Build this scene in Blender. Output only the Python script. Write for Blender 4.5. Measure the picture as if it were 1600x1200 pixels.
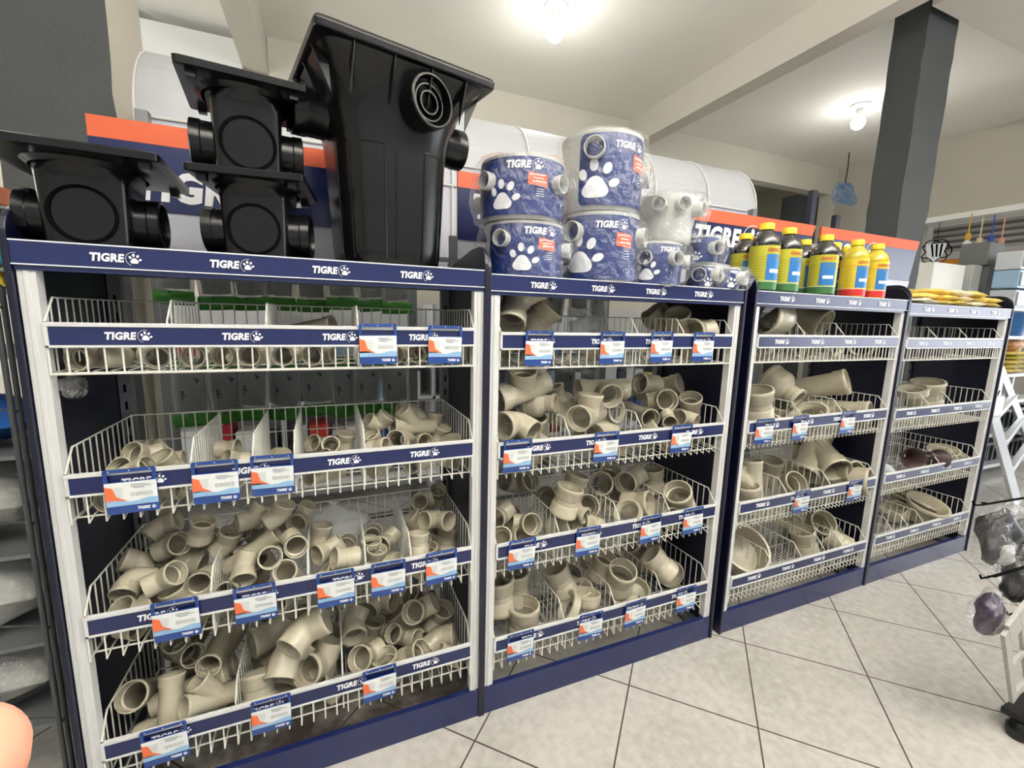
import bpy, bmesh, math, random
from mathutils import Vector, Matrix, Euler
for o in list(bpy.data.objects): bpy.data.objects.remove(o, do_unlink=True)
SC = bpy.context.scene
COL = SC.collection
rnd = random.Random(11)
PI = math.pi

# ------------------------------------------------------------------ camera
cam_d = bpy.data.cameras.new('camera'); cam = bpy.data.objects.new('camera', cam_d); COL.objects.link(cam)
cam.location = (0.62293, -1.31837, 1.42916)
cam.rotation_euler = (1.41717, -0.02480, -0.39221)
cam_d.sensor_fit = 'HORIZONTAL'; cam_d.sensor_width = 36.0
cam_d.lens = 36.0 * 686.71578 / 1600.0
cam_d.clip_start = 0.01; cam_d.clip_end = 100
SC.camera = cam
# ------------------------------------------------------------------ daylight, exposure
W = bpy.data.worlds.new('daylight'); SC.world = W; W.use_nodes = True
bgn = W.node_tree.nodes['Background']
bgn.inputs['Color'].default_value = (0.93, 0.97, 1.0, 1); bgn.inputs['Strength'].default_value = 0.36
SC.view_settings.view_transform = 'Standard'; SC.view_settings.look = 'None'
SC.view_settings.gamma = 1.0; SC.view_settings.use_curve_mapping = False
SC.view_settings.exposure = 0.5
BULB_W = 6.5

def area(name, loc, rot, sx, sy, power, col=(1, 1, 1)):
    d = bpy.data.lights.new(name, 'AREA'); d.shape = 'RECTANGLE'; d.size = sx; d.size_y = sy; d.energy = power; d.color = col
    o = bpy.data.objects.new(name, d); COL.objects.link(o); o.location = loc; o.rotation_euler = rot
    return o
# daylight coming in through the open shop front behind the camera and the doorway on the far right
area('shop_front_daylight', (1.0, -3.9, 1.8), (PI/2, 0, 0), 6.5, 2.4, 8, (1, .98, .95))
area('side_doorway_daylight', (9.6, -2.3, 1.6), (PI/2, 0, PI/2), 6.0, 2.6, 150, (.90, .94, 1))
area('back_aisle_daylight_fill', (-2.8, 1.5, 1.5), (PI/2, 0, -PI/2), 1.3, 2.4, 45, (.97, .99, 1))  # area light added out of view to brighten the back aisle; no door there
area('aisle_fill_down', (2.0, -1.9, 2.86), (0, 0, 0), 5.2, .16, 30, (1, .985, .96))  # added fill behind the viewer, aimed down
area('ceiling_fill_up', (2.0, -1.9, 2.98), (PI, 0, 0), 5.2, .16, 270, (1, .985, .95))  # added fill behind the viewer, aimed up to brighten the ceiling

# ------------------------------------------------------------------ helpers
def lin(c):
    return tuple(((v/255.0)/12.92 if v/255.0 <= .04045 else (((v/255.0)+.055)/1.055)**2.4) for v in c)
MATS = {}
def mat(name, rgb, rough=.5, metal=0, var=0, scale=8, bump=0, bscale=60, emit=0, spec=.5, trans=0, coat=0):
    if name in MATS: return MATS[name]
    m = bpy.data.materials.new(name); m.use_nodes = True; nt = m.node_tree; b = nt.nodes['Principled BSDF']
    c = lin(rgb); b.inputs['Base Color'].default_value = (*c, 1)
    b.inputs['Roughness'].default_value = rough; b.inputs['Metallic'].default_value = metal
    b.inputs['Specular IOR Level'].default_value = spec
    if trans: b.inputs['Transmission Weight'].default_value = trans
    if coat: b.inputs['Coat Weight'].default_value = coat; b.inputs['Coat Roughness'].default_value = .05
    if emit:
        b.inputs['Emission Color'].default_value = (*c, 1); b.inputs['Emission Strength'].default_value = emit
    if var or bump:
        tc = nt.nodes.new('ShaderNodeTexCoord')
    if var:
        n = nt.nodes.new('ShaderNodeTexNoise'); n.inputs['Scale'].default_value = scale; n.inputs['Detail'].default_value = 5
        r = nt.nodes.new('ShaderNodeValToRGB')
        r.color_ramp.elements[0].position = .3; r.color_ramp.elements[1].position = .7
        r.color_ramp.elements[0].color = (*[v*(1-var) for v in c], 1); r.color_ramp.elements[1].color = (*[min(1, v*(1+var)) for v in c], 1)
        nt.links.new(tc.outputs['Object'], n.inputs['Vector']); nt.links.new(n.outputs['Fac'], r.inputs['Fac']); nt.links.new(r.outputs['Color'], b.inputs['Base Color'])
    if bump:
        n2 = nt.nodes.new('ShaderNodeTexNoise'); n2.inputs['Scale'].default_value = bscale; n2.inputs['Detail'].default_value = 4
        bp = nt.nodes.new('ShaderNodeBump'); bp.inputs['Strength'].default_value = bump; bp.inputs['Distance'].default_value = .01
        nt.links.new(tc.outputs['Object'], n2.inputs['Vector']); nt.links.new(n2.outputs['Fac'], bp.inputs['Height']); nt.links.new(bp.outputs['Normal'], b.inputs['Normal'])
    MATS[name] = m; return m
def film(name, tint=(1, 1, 1), opac=.05, rough=.08, bump=1.0, bscale=25, cloudy=False):
    """clear plastic film: mostly see-through, glossy where it wrinkles"""
    if name in MATS: return MATS[name]
    m = bpy.data.materials.new(name); m.use_nodes = True; nt = m.node_tree; nt.nodes.clear()
    out = nt.nodes.new('ShaderNodeOutputMaterial'); tr = nt.nodes.new('ShaderNodeBsdfTransparent')
    pb = nt.nodes.new('ShaderNodeBsdfPrincipled' if cloudy else 'ShaderNodeBsdfGlossy'); pb.inputs[0].default_value = (*tint, 1); pb.inputs['Roughness'].default_value = rough
    mx = nt.nodes.new('ShaderNodeMixShader'); lw = nt.nodes.new('ShaderNodeLayerWeight'); lw.inputs['Blend'].default_value = .25
    tc = nt.nodes.new('ShaderNodeTexCoord'); n2 = nt.nodes.new('ShaderNodeTexNoise'); n2.inputs['Scale'].default_value = bscale; n2.inputs['Detail'].default_value = 3
    n2.inputs['Distortion'].default_value = 1.2
    bp = nt.nodes.new('ShaderNodeBump'); bp.inputs['Strength'].default_value = bump; bp.inputs['Distance'].default_value = .02
    ma = nt.nodes.new('ShaderNodeMath'); ma.operation = 'MULTIPLY_ADD'; ma.inputs[1].default_value = .34; ma.inputs[2].default_value = opac; ma.use_clamp = True
    L = nt.links.new
    L(tc.outputs['Object'], n2.inputs['Vector']); L(n2.outputs['Fac'], bp.inputs['Height']); L(bp.outputs['Normal'], pb.inputs['Normal']); L(bp.outputs['Normal'], lw.inputs['Normal'])
    L(lw.outputs['Facing'], ma.inputs[0]); L(ma.outputs[0], mx.inputs['Fac']); L(tr.outputs[0], mx.inputs[1]); L(pb.outputs[0], mx.inputs[2]); L(mx.outputs[0], out.inputs['Surface'])
    MATS[name] = m; return m

class MB:
    def __init__(s): s.v = []; s.f = []; s.m = []; s.sm = []
    def add(s, vs, fs, mi=0, smooth=False):
        o = len(s.v); s.v += [tuple(v) for v in vs]
        for f in fs: s.f.append(tuple(i+o for i in f)); s.m.append(mi); s.sm.append(smooth)
        return s
    def box(s, a, b, mi=0):
        x0, y0, z0 = a; x1, y1, z1 = b
        vs = [(x0, y0, z0), (x1, y0, z0), (x1, y1, z0), (x0, y1, z0), (x0, y0, z1), (x1, y0, z1), (x1, y1, z1), (x0, y1, z1)]
        return s.add(vs, [(0, 3, 2, 1), (4, 5, 6, 7), (0, 1, 5, 4), (1, 2, 6, 5), (2, 3, 7, 6), (3, 0, 4, 7)], mi)
    def obox(s, M, a, b, mi=0):
        t = MB().box(a, b); return s.add([M @ Vector(v) for v in t.v], t.f, mi)
    def tube(s, pts, r, n=6, mi=0, closed=False, caps=True):
        pts = [Vector(p) for p in pts]; N = len(pts); rings = []
        rr = r if isinstance(r, (list, tuple)) else [r]*N
        up = None
        for i, p in enumerate(pts):
            if closed: d = (pts[(i+1) % N]-pts[i-1])
            elif i == 0: d = pts[1]-pts[0]
            elif i == N-1: d = pts[-1]-pts[-2]
            else: d = (pts[i+1]-p).normalized()+(p-pts[i-1]).normalized()
            if d.length < 1e-9: d = Vector((0, 0, 1))
            d.normalize()
            if up is None: up = d.orthogonal().normalized()
            else:
                up = up-d*up.dot(d)
                up = up.normalized() if up.length > 1e-6 else d.orthogonal().normalized()
            w = d.cross(up)
            rings.append([p+(up*math.cos(2*PI*k/n)+w*math.sin(2*PI*k/n))*rr[i] for k in range(n)])
        vs = [v for R in rings for v in R]; fs = []
        for i in range(N if closed else N-1):
            a = i*n; b = ((i+1) % N)*n
            for k in range(n): fs.append((a+k, a+(k+1) % n, b+(k+1) % n, b+k))
        if caps and not closed: fs += [tuple(range(n))[::-1], tuple(range((N-1)*n, N*n))]
        return s.add(vs, fs, mi, n > 4)
    def lathe(s, prof, n=32, M=None, mi=0, smooth=True, cap0=False, cap1=False, closed=False):
        M = M or Matrix(); vs = []; fs = []
        for (r, z) in prof:
            for k in range(n): vs.append(M @ Vector((r*math.cos(2*PI*k/n), r*math.sin(2*PI*k/n), z)))
        P = len(prof)
        for i in range(P if closed else P-1):
            a = i*n; b = ((i+1) % P)*n
            for k in range(n): fs.append((a+k, a+(k+1) % n, b+(k+1) % n, b+k))
        if cap0: fs.append(tuple(range(n))[::-1])
        if cap1: fs.append(tuple(range((P-1)*n, P*n)))
        return s.add(vs, fs, mi, smooth)
    def poly(s, pts, mi=0):
        return s.add(pts, [tuple(range(len(pts)))], mi)
    def prism(s, pts, d, mi=0):
        """extrude a planar polygon (list of 3D points) by vector d"""
        n = len(pts); d = Vector(d); A = [Vector(p) for p in pts]; B = [p+d for p in A]
        return s.add(A+B, [tuple(range(n))[::-1], tuple(range(n, 2*n))]+[(i, (i+1) % n, n+(i+1) % n, n+i) for i in range(n)], mi)
    def loft(s, rings, mi=0, smooth=True, cap0=True, cap1=True):
        n = len(rings[0]); vs = [v for R in rings for v in R]; fs = []
        for i in range(len(rings)-1):
            for k in range(n): fs.append((i*n+k, i*n+(k+1) % n, (i+1)*n+(k+1) % n, (i+1)*n+k))
        if cap0: fs.append(tuple(range(n))[::-1])
        if cap1: fs.append(tuple(range((len(rings)-1)*n, len(rings)*n)))
        return s.add(vs, fs, mi, smooth)
    def mesh(s, name, mats):
        me = bpy.data.meshes.new(name); me.from_pydata(s.v, [], s.f); me.update()
        for m in (mats if isinstance(mats, (list, tuple)) else [mats]): me.materials.append(m)
        me.polygons.foreach_set('material_index', s.m)
        me.polygons.foreach_set('use_smooth', s.sm); me.update()
        return me
    def build(s, name, mats, parent=None, bevel=0, sharp=True):
        me = s.mesh(name, mats)
        bm = bmesh.new(); bm.from_mesh(me); bmesh.ops.recalc_face_normals(bm, faces=bm.faces); bm.to_mesh(me); bm.free()
        if any(s.sm) and sharp: me.set_sharp_from_angle(angle=math.radians(38))
        o = bpy.data.objects.new(name, me); COL.objects.link(o)
        if parent: o.parent = parent
        if bevel:
            b = o.modifiers.new('bevel', 'BEVEL'); b.width = bevel; b.segments = 2; b.limit_method = 'ANGLE'
        return o
def tag(o, label=None, cat=None, group=None, kind=None):
    if label: o['label'] = label
    if cat: o['category'] = cat
    if group: o['group'] = group
    if kind: o['kind'] = kind
    return o
def thing(name, label, cat, loc=(0, 0, 0), rot=(0, 0, 0), group=None):
    o = bpy.data.objects.new(name, None); COL.objects.link(o); o.empty_display_size = .05
    o.location = loc; o.rotation_euler = rot; return tag(o, label, cat, group)
def struct(o, label=None): return tag(o, label, None, None, 'structure')
def copy_tree(o, parent=None):
    c = o.copy(); COL.objects.link(c); c.parent = parent
    for ch in list(o.children): copy_tree(ch, c)
    return c
def inst(name, me, parent=None, loc=(0, 0, 0), rot=(0, 0, 0), sc=(1, 1, 1)):
    o = bpy.data.objects.new(name, me); COL.objects.link(o); o.parent = parent
    o.location = loc; o.rotation_euler = rot; o.scale = sc; return o
def basis(Z, X):
    Z = Vector(Z).normalized(); X = Vector(X); X = (X-Z*X.dot(Z)).normalized(); Y = Z.cross(X)
    return Matrix((X, Y, Z)).transposed().to_4x4()
def axis_mat(loc, d): return Matrix.Translation(loc) @ Vector(d).to_track_quat('Z', 'Y').to_matrix().to_4x4()

# ---- lettering (flat meshes lying in the XZ plane, facing -Y, origin bottom left)
def text_verts(s, width=None, height=None, bold=.0, shear=0.):
    cu = bpy.data.curves.new('t', 'FONT'); cu.body = s; cu.size = 1; cu.offset = bold; cu.shear = shear; cu.resolution_u = 3
    cu.fill_mode = 'FRONT'; cu.space_character = 1.05
    o = bpy.data.objects.new('t', cu); COL.objects.link(o); dg = bpy.context.evaluated_depsgraph_get(); dg.update()
    me = bpy.data.meshes.new_from_object(o.evaluated_get(dg)); vs = [v.co.copy() for v in me.vertices]; fs = [tuple(p.vertices) for p in me.polygons]
    bpy.data.objects.remove(o); bpy.data.curves.remove(cu); bpy.data.meshes.remove(me)
    x0 = min(v.x for v in vs); x1 = max(v.x for v in vs); y0 = min(v.y for v in vs); y1 = max(v.y for v in vs)
    sx = width/(x1-x0) if width else height/(y1-y0); sy = height/(y1-y0) if height else sx
    return [((v.x-x0)*sx, (v.y-y0)*sy) for v in vs], fs
def blob(cx, cy, rx, ry, rot=0, n=16):
    return [(cx+rx*math.cos(2*PI*k/n)*math.cos(rot)-ry*math.sin(2*PI*k/n)*math.sin(rot), cy+rx*math.cos(2*PI*k/n)*math.sin(rot)+ry*math.sin(2*PI*k/n)*math.cos(rot)) for k in range(n)]
def paw_shapes():
    """unit paw in a 1x1 box: a lobed pad and four toes"""
    pad = []
    for k in range(40):
        t = 2*PI*k/40; r = .27*(1+.13*math.cos(3*(t-PI/2)))
        pad.append((.46+r*1.05*math.cos(t), .33+r*.88*math.sin(t)))
    return [pad, blob(.17, .64, .095, .13, .3), blob(.42, .84, .1, .14, .05), blob(.72, .76, .095, .135, -.45), blob(.88, .45, .09, .13, -1.1)]
def sliced(mb, step):
    bm = bmesh.new(); me = mb.mesh('t', []); bm.from_mesh(me)
    x0 = min(v[0] for v in mb.v); x1 = max(v[0] for v in mb.v); k = x0+step
    while k < x1:
        bmesh.ops.bisect_plane(bm, geom=bm.verts[:]+bm.edges[:]+bm.faces[:], plane_co=(k, 0, 0), plane_no=(1, 0, 0)); k += step
    bm.verts.ensure_lookup_table(); out = ([tuple(v.co) for v in bm.verts], [tuple(v.index for v in f.verts) for f in bm.faces])
    bm.free(); bpy.data.meshes.remove(me); return out
def logo_mb(ring=True):
    """white word and paw, letter height 1"""
    mb = MB(); vs, fs = text_verts('TIGRE', 3.25, 1.0, .05, .14)
    mb.add([(x, 0, z) for x, z in vs], fs)
    for sh in paw_shapes(): mb.poly([(3.55+x*1.35, 0, -.22+z*1.35) for x, z in sh])
    if ring:
        out = []; 
        for k in range(25):
            t = PI*.42+k/24*PI*.95; out.append((4.17+.84*math.cos(t), 0, .45+.84*math.sin(t)))
        inn = [(4.17+.80*math.cos(PI*.42+k/24*PI*.95), 0, .45+.80*math.sin(PI*.42+k/24*PI*.95)) for k in range(25)]
        for k in range(24): mb.poly([out[k], out[k+1], inn[k+1], inn[k]])
    return mb
# ------------------------------------------------------------------ materials
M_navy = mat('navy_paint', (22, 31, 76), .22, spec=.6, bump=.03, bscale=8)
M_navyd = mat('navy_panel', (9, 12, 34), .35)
M_white = mat('white_powder_coat', (204, 204, 203), .35, var=.03)
M_wire = mat('white_coated_wire', (214, 212, 202), .35)
M_steel = mat('grey_steel_upright', (120, 124, 126), .45, metal=.3)
M_print = mat('white_print', (235, 236, 240), .5)
M_pvc = mat('beige_pvc', (170, 163, 143), .3, var=.05, scale=3)
M_pvc2 = mat('greyed_beige_pvc', (188, 182, 163), .42, var=.07, scale=4)
M_black = mat('black_moulded_plastic', (11, 11, 12), .25, spec=.42, bump=.05, bscale=30)
M_blackd = mat('black_recess', (6, 6, 7), .9, spec=.05)
M_brown = mat('dark_brown_plastic', (58, 40, 40), .4)
M_film = film('clear_film')
M_filmd = film('cloudy_film', (.9, .93, .92), .33, .25, .5, 18, True)

# ------------------------------------------------------------------ the room
FL = mat('floor_tile', (206, 201, 190), .22)
nt = FL.node_tree; b = nt.nodes['Principled BSDF']
tc = nt.nodes.new('ShaderNodeTexCoord'); mp = nt.nodes.new('ShaderNodeMapping')
mp.vector_type = 'TEXTURE'; mp.inputs['Location'].default_value = (.3956, -.0919, 0); mp.inputs['Rotation'].default_value = (0, 0, PI/4); mp.inputs['Scale'].default_value = (.45, .45, .45)
sep = nt.nodes.new('ShaderNodeSeparateXYZ'); nt.links.new(tc.outputs['Object'], mp.inputs['Vector']); nt.links.new(mp.outputs['Vector'], sep.inputs[0])
def mth(op, a, bb=None, c=None):
    n = nt.nodes.new('ShaderNodeMath'); n.operation = op
    for i, v in enumerate((a, bb, c)):
        if v is None: continue
        if isinstance(v, (int, float)): n.inputs[i].default_value = v
        else: nt.links.new(v, n.inputs[i])
    return n.outputs[0]
def dist(o): return mth('ABSOLUTE', mth('SUBTRACT', mth('FRACT', mth('ADD', o, 100.5)), .5))
g = mth('LESS_THAN', mth('MINIMUM', dist(sep.outputs[0]), dist(sep.outputs[1])), .0062)
nz = nt.nodes.new('ShaderNodeTexNoise'); nz.inputs['Scale'].default_value = 30; nz.inputs['Detail'].default_value = 8; nt.links.new(tc.outputs['Object'], nz.inputs['Vector'])
nz2 = nt.nodes.new('ShaderNodeTexNoise'); nz2.inputs['Scale'].default_value = 2.2; nz2.inputs['Detail'].default_value = 3; nt.links.new(tc.outputs['Object'], nz2.inputs['Vector'])
sm = mth('MULTIPLY_ADD', nz2.outputs['Fac'], .5, mth('MULTIPLY', nz.outputs['Fac'], .5))
rp = nt.nodes.new('ShaderNodeValToRGB'); rp.color_ramp.elements[0].position = .35; rp.color_ramp.elements[0].color = (*lin((158, 155, 149)), 1); rp.color_ramp.elements[1].position = .62; rp.color_ramp.elements[1].color = (*lin((182, 179, 173)), 1)
nt.links.new(sm, rp.inputs['Fac'])
mx = nt.nodes.new('ShaderNodeMix'); mx.data_type = 'RGBA'; nt.links.new(g, mx.inputs[0]); nt.links.new(rp.outputs['Color'], mx.inputs[6]); mx.inputs[7].default_value = (*lin((62, 50, 46)), 1)
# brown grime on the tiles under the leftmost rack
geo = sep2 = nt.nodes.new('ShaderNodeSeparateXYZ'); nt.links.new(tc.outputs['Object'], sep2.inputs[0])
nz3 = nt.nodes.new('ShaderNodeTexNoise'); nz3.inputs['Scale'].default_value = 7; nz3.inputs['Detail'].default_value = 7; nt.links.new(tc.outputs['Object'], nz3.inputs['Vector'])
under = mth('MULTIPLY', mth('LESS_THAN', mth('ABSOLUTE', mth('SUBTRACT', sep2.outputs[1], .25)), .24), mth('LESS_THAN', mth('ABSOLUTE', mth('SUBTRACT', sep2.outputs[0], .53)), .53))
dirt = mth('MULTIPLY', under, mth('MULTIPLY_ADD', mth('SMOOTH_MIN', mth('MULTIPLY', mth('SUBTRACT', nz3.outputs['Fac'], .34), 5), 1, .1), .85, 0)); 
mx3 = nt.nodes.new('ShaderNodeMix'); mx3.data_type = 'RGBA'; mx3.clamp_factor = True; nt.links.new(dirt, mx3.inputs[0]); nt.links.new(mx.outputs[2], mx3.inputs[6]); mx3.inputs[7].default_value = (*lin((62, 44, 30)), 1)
nt.links.new(mx3.outputs[2], b.inputs['Base Color']); nt.links.new(mth('MULTIPLY_ADD', g, .6, .2), b.inputs['Roughness'])
bpn = nt.nodes.new('ShaderNodeBump'); bpn.inputs['Strength'].default_value = .5; bpn.inputs['Distance'].default_value = .002; nt.links.new(mth('SUBTRACT', 1, g), bpn.inputs['Height']); nt.links.new(bpn.outputs['Normal'], b.inputs['Normal'])

M_ceil = mat('cream_ceiling_paint', (240, 236, 226), .8, var=.025, scale=1.5, bump=.08, bscale=12)
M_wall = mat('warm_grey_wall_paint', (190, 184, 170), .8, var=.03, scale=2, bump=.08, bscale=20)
M_wallw = mat('off_white_wall_paint', (214, 209, 194), .8, var=.03, scale=2, bump=.08)
M_beam = mat('pale_beam_paint', (206, 201, 190), .75, var=.02, bump=.06)
M_pil = mat('dark_grey_pillar_paint', (66, 69, 70), .75, var=.05, scale=6, bump=.25, bscale=45)
HC = 3.6
struct(MB().box((-3, -4, -.1), (11, 5.5, 0)).build('floor', FL))
struct(MB().box((-3, -4, HC), (7.6, 5.5, HC+.1)).build('ceiling', M_ceil))
BW = 3.07
w = MB()   # back wall with a wide opening under a lintel
w.box((.25, BW, 0), (5.3, BW+.15, HC)); w.box((5.3, BW, 3.25), (7.42, BW+.15, HC)); w.box((7.30, BW, 0), (7.42, BW+.15, 3.25))
w.box((-.62, BW, 0), (.25, BW+.15, 3.3))
struct(w.build('wall_back', M_wallw))
struct(MB().box((-3, BW+.02, 0), (-.62, BW+.15, HC)).build('wall_left_back', M_wall))
struct(MB().box((5.3, 4.4, 0), (7.6, 4.5, HC)).build('wall_beyond', M_wallw))
struct(MB().box((6.86, BW+.16, 0), (7.28, BW+.4, 3.24)).build('trim_1', M_pil))
struct(MB().box((7.42, -4, 2.72), (7.6, 5.5, HC)).build('wall_right', M_wall))
struct(MB().box((7.42, 2.0, 0), (7.6, 5.5, 2.72)).build('wall_right_back', M_wall))
struct(MB().box((7.34, -4, 2.66), (7.62, 2.0, 2.72)).build('trim_2', mat('white_rail_paint', (240, 238, 232), .5)))
struct(MB().box((-3.1, -4, 0), (-3, 5.5, HC)).build('wall_left', M_wall))
struct(MB().box((10.4, .9, 0), (10.5, 5.5, 3.2)).build('wall_outer_yard', mat('yard_wall_paint', (196, 190, 180), .8, var=.05)))
# beams
struct(MB().box((3.79, -4, 3.32), (3.95, BW, HC)).build('trim_3', M_beam))
struct(MB().box((.07, -4, 3.32), (.24, BW, HC)).build('trim_4', M_beam))
struct(MB().box((4.2, .2, 3.42), (7.42, .55, HC)).build('trim_5', M_beam))
struct(MB().box((-3, .6, 3.42), (-.05, .95, HC)).build('trim_6', M_beam))
# white soffit panel high on the left
struct(MB().box((-.62, BW-.05, 3.26), (.07, BW-.002, 3.5)).build('trim_7', mat('white_soffit_paint', (232, 233, 230), .6)))
# pillars, rough edged
def pillar(name, x0, x1, y0, y1, label, side=0):
    mb = MB(); N = 40; rings = []
    for i in range(N+1):
        z = HC*i/N; r = []
        for (x, y) in ((x0, y0), (x1, y0), (x1, y1), (x0, y1)):
            r.append((x+rnd.uniform(-.004, .004), y+rnd.uniform(-.004, .004), z))
        rings.append(r)
    mb.loft(rings, smooth=False)
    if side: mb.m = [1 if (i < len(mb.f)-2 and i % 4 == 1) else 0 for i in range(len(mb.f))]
    return struct(mb.build(name, [M_pil, M_wall]), label)
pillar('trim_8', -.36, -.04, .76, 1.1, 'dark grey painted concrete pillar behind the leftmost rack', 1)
pillar('trim_9', 4.28, 4.62, .60, .80, 'dark grey painted concrete pillar behind the farthest rack')

# ------------------------------------------------------------------ ceiling lamps
def lamp(x, y, label):
    t = thing('ceiling_lamp', label, 'lamp', (x, y, HC), group='bare bulbs on the ceiling')
    MB().lathe([(0, 0), (.085, 0), (.085, -.012), (.06, -.03), (.03, -.035), (0, -.035)], 28).build('base', mat('lamp_base', (225, 222, 214), .5), t)
    MB().lathe([(.028, -.03), (.03, -.06), (.026, -.085), (0, -.085)], 20).build('socket', mat('lamp_base', (225, 222, 214), .5), t)
    MB().lathe([(.02, -.085), (.045, -.115), (.06, -.15), (.062, -.175), (.05, -.205), (.025, -.225), (0, -.23)], 24).build('bulb', mat('lit_bulb', (240, 250, 255), .4, emit=9), t)
    d = bpy.data.lights.new('bulb_light', 'POINT'); d.energy = BULB_W; d.color = (1, .985, .94); d.shadow_soft_size = .08
    o = bpy.data.objects.new('bulb_light', d); COL.objects.link(o); o.parent = t; o.location = (0, 0, -.42)
    return t
lamp(2.19, 1.80, 'lit bare bulb on a round ceiling base, above the blue pipe box stacks')
lamp(5.62, 1.78, 'lit bare bulb on a round ceiling base, just left of the far dark pillar')
for x, y, s in ((-1.24, 1.8, 'left of the near pillar'), (2.19, -1.6, 'behind the viewer'), (5.62, -1.6, 'above the far aisle'), (-1.24, -1.6, 'behind the viewer, far left')):
    lamp(x, y, 'lit bare bulb on the ceiling ' + s)

# unseen luminaire body added around the fill lights behind the viewer
lm = thing('added_fill_housing', 'made-up white housing for the added fill lights, unseen behind the viewer', 'lamp', (2.0, -1.9, 0))
MB().box((-2.65, -.1, 2.87), (2.65, .1, 2.97)).build('housing', M_white, lm, bevel=.01)
for x in (-2.4, 2.4): MB().tube([(x, 0, 2.97), (x, 0, HC)], .004, 6).build('suspension_wire', M_steel, lm)
# ------------------------------------------------------------------ display racks
X0 = [0, 1.095, 2.249, 3.325]; WW = [1.075, 1.079, 1.07, 1.053]; HT = [1.566, 1.557, 1.557, 1.543]
ZT = [[1.39, 1.032, .662, .30], [1.378, 1.012, .65, .29], [1.378, 1.006, .634, .272], [1.37, .995, .64, .28]]
DIV = {(0,0):[.259,.471,.7],(0,1):[.281,.42,.522,.709],(0,2):[.3,.541,.703,.841],(0,3):[.336,.625],
(1,0):[1.67,1.89],(1,1):[1.404,1.721],(1,2):[1.376,1.646,1.892],(1,3):[1.414,1.649,1.888],
(2,0):[2.585,2.859],(2,1):[2.626,2.926],(2,2):[2.597,2.916],(2,3):[2.561,2.769,2.948,3.094],
(3,0):[3.644,3.958],(3,1):[3.69,3.924],(3,2):[3.9,4.105],(3,3):[3.533,3.686,3.84]}
RACK = ['leftmost rack', 'second rack', 'third rack', 'farthest rack']; BAS = ['top', 'second', 'third', 'bottom']
LOGO = logo_mb(); LOGO_ME = LOGO.mesh('lettering', M_print)
BIGLOGO = logo_mb(True).mesh('sign_lettering', M_print)
def side_panel_profile(h):
    pts = [(-.012, 0), (-.012, h+.0)]
    for k in range(9):
        t = PI-k/8*PI/2; pts.append((.058+.07*math.cos(t), h+.005+.072*math.sin(t)))
    pts += [(.14, h+.077), (.42, h+.045), (.47, h+.02), (.47, 0)]
    return pts
for u in range(4):
    w_, h = WW[u], HT[u]
    t = thing('display_rack', ['navy display rack nearest the viewer, black boxes standing on top', 'navy display rack carrying blue pipe box stacks on top',
        'navy display rack with yellow capped bottles on top', 'navy display rack farthest away, yellow packets on top'][u], 'display rack', (X0[u], 0, 0), group='row of navy display racks')
    for x in (-.014, w_+.002):
        if u == 0 and x > 0: x = w_-.004
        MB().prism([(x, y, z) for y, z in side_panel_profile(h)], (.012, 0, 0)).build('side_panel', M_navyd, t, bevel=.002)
    for x in (0, w_-.034):
        p = MB(); p.box((x, 0, .106), (x+.032, .03, h-.054)); p.box((x+.011, -.002, .106), (x+.021, 0, h-.054))
        p.build('front_post', M_white, t, bevel=.002)
        p = MB(); p.box((x, .43, .0), (x+.032, .46, h-.01))
        for k in range(24): p.box((x+.013, .428, .15+k*.056), (x+.019, .431, .175+k*.056), 1)
        p.build('rear_post', [M_steel, M_blackd], t)
    # header fascia: navy with fine white lines
    p = MB(); p.box((-.004, -.008, h-.054), (w_+.004, .012, h)); p.box((-.004, -.0095, h-.003), (w_+.004, -.008, h), 1); p.box((-.004, -.0095, h-.053), (w_+.004, -.008, h-.0505), 1)
    p.box((0, -.004, h-.064), (w_, .012, h-.054), 0)
    hp = p.build('header_fascia', [M_navy, M_print], t)
    for k in range(4): inst('lettering', LOGO_ME, hp, ((.130, .131, .055, .055)[u]+k*(.2275, .233, .289, .285)[u] if False else .132+k*.2285, -.0102, h-.0375), sc=(.0193,)*3)
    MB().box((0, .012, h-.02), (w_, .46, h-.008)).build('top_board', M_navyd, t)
    MB().box((0, -.006, 0), (w_, .014, .106)).build('kick_plate', M_navy, t, bevel=.001)
    for a, b_ in (((0, .44, .02), (w_, .46, .07)), ((0, .44, h-.045), (w_, .458, h-.02)), ((.0, .014, .02), (.03, .46, .05)), ((w_-.03, .014, .02), (w_, .46, .05))):
        MB().box(a, b_).build('frame_rail', M_steel, t)
    # tall sign board on the back of the rack
    s0 = -.03 if u < 1 else .03
    p = MB(); zb = 1.735; zt = 2.0
    p.prism([(s0, .50, zb), (s0+.96, .50, zb), (s0+1.0, .50, zt-.062), (s0, .50, zt-.062)], (0, .014, 0), 0)
    p.prism([(s0, .499, zt-.062), (s0+1.0, .499, zt-.062), (s0+1.02, .499, zt), (s0, .499, zt)], (0, .016, 0), 1)
    sb = p.build('sign_board', [M_navy, mat('orange_sign_paint', (204, 88, 48), .5)], t)
    inst('sign_lettering', BIGLOGO, sb, (s0+(.10 if u != 1 else .065), .4975, 1.765 if u == 0 else 1.822), sc=(.1, .1, .1))
    p = MB(); p.prism([(s0+.03, .505, h-.02), (s0+.93, .505, h-.02), (s0+.98, .505, zb), (s0, .505, zb)], (0, .008, 0))
    p.build('sign_backboard', mat('pale_lilac_board', (196, 198, 210), .4), t)
    MB().box((-.01, .46, h-.1), (.02, .49, 1.74)).build('sign_post', M_steel, t)
    if u == 2: MB().box((1.022, .52, h), (1.062, .55, 2.202)).build('rear_mast', M_navyd, t)
    if u == 3: MB().box((0.181, .52, h), (0.221, .55, 2.087)).build('rear_mast', M_navyd, t)

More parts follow.
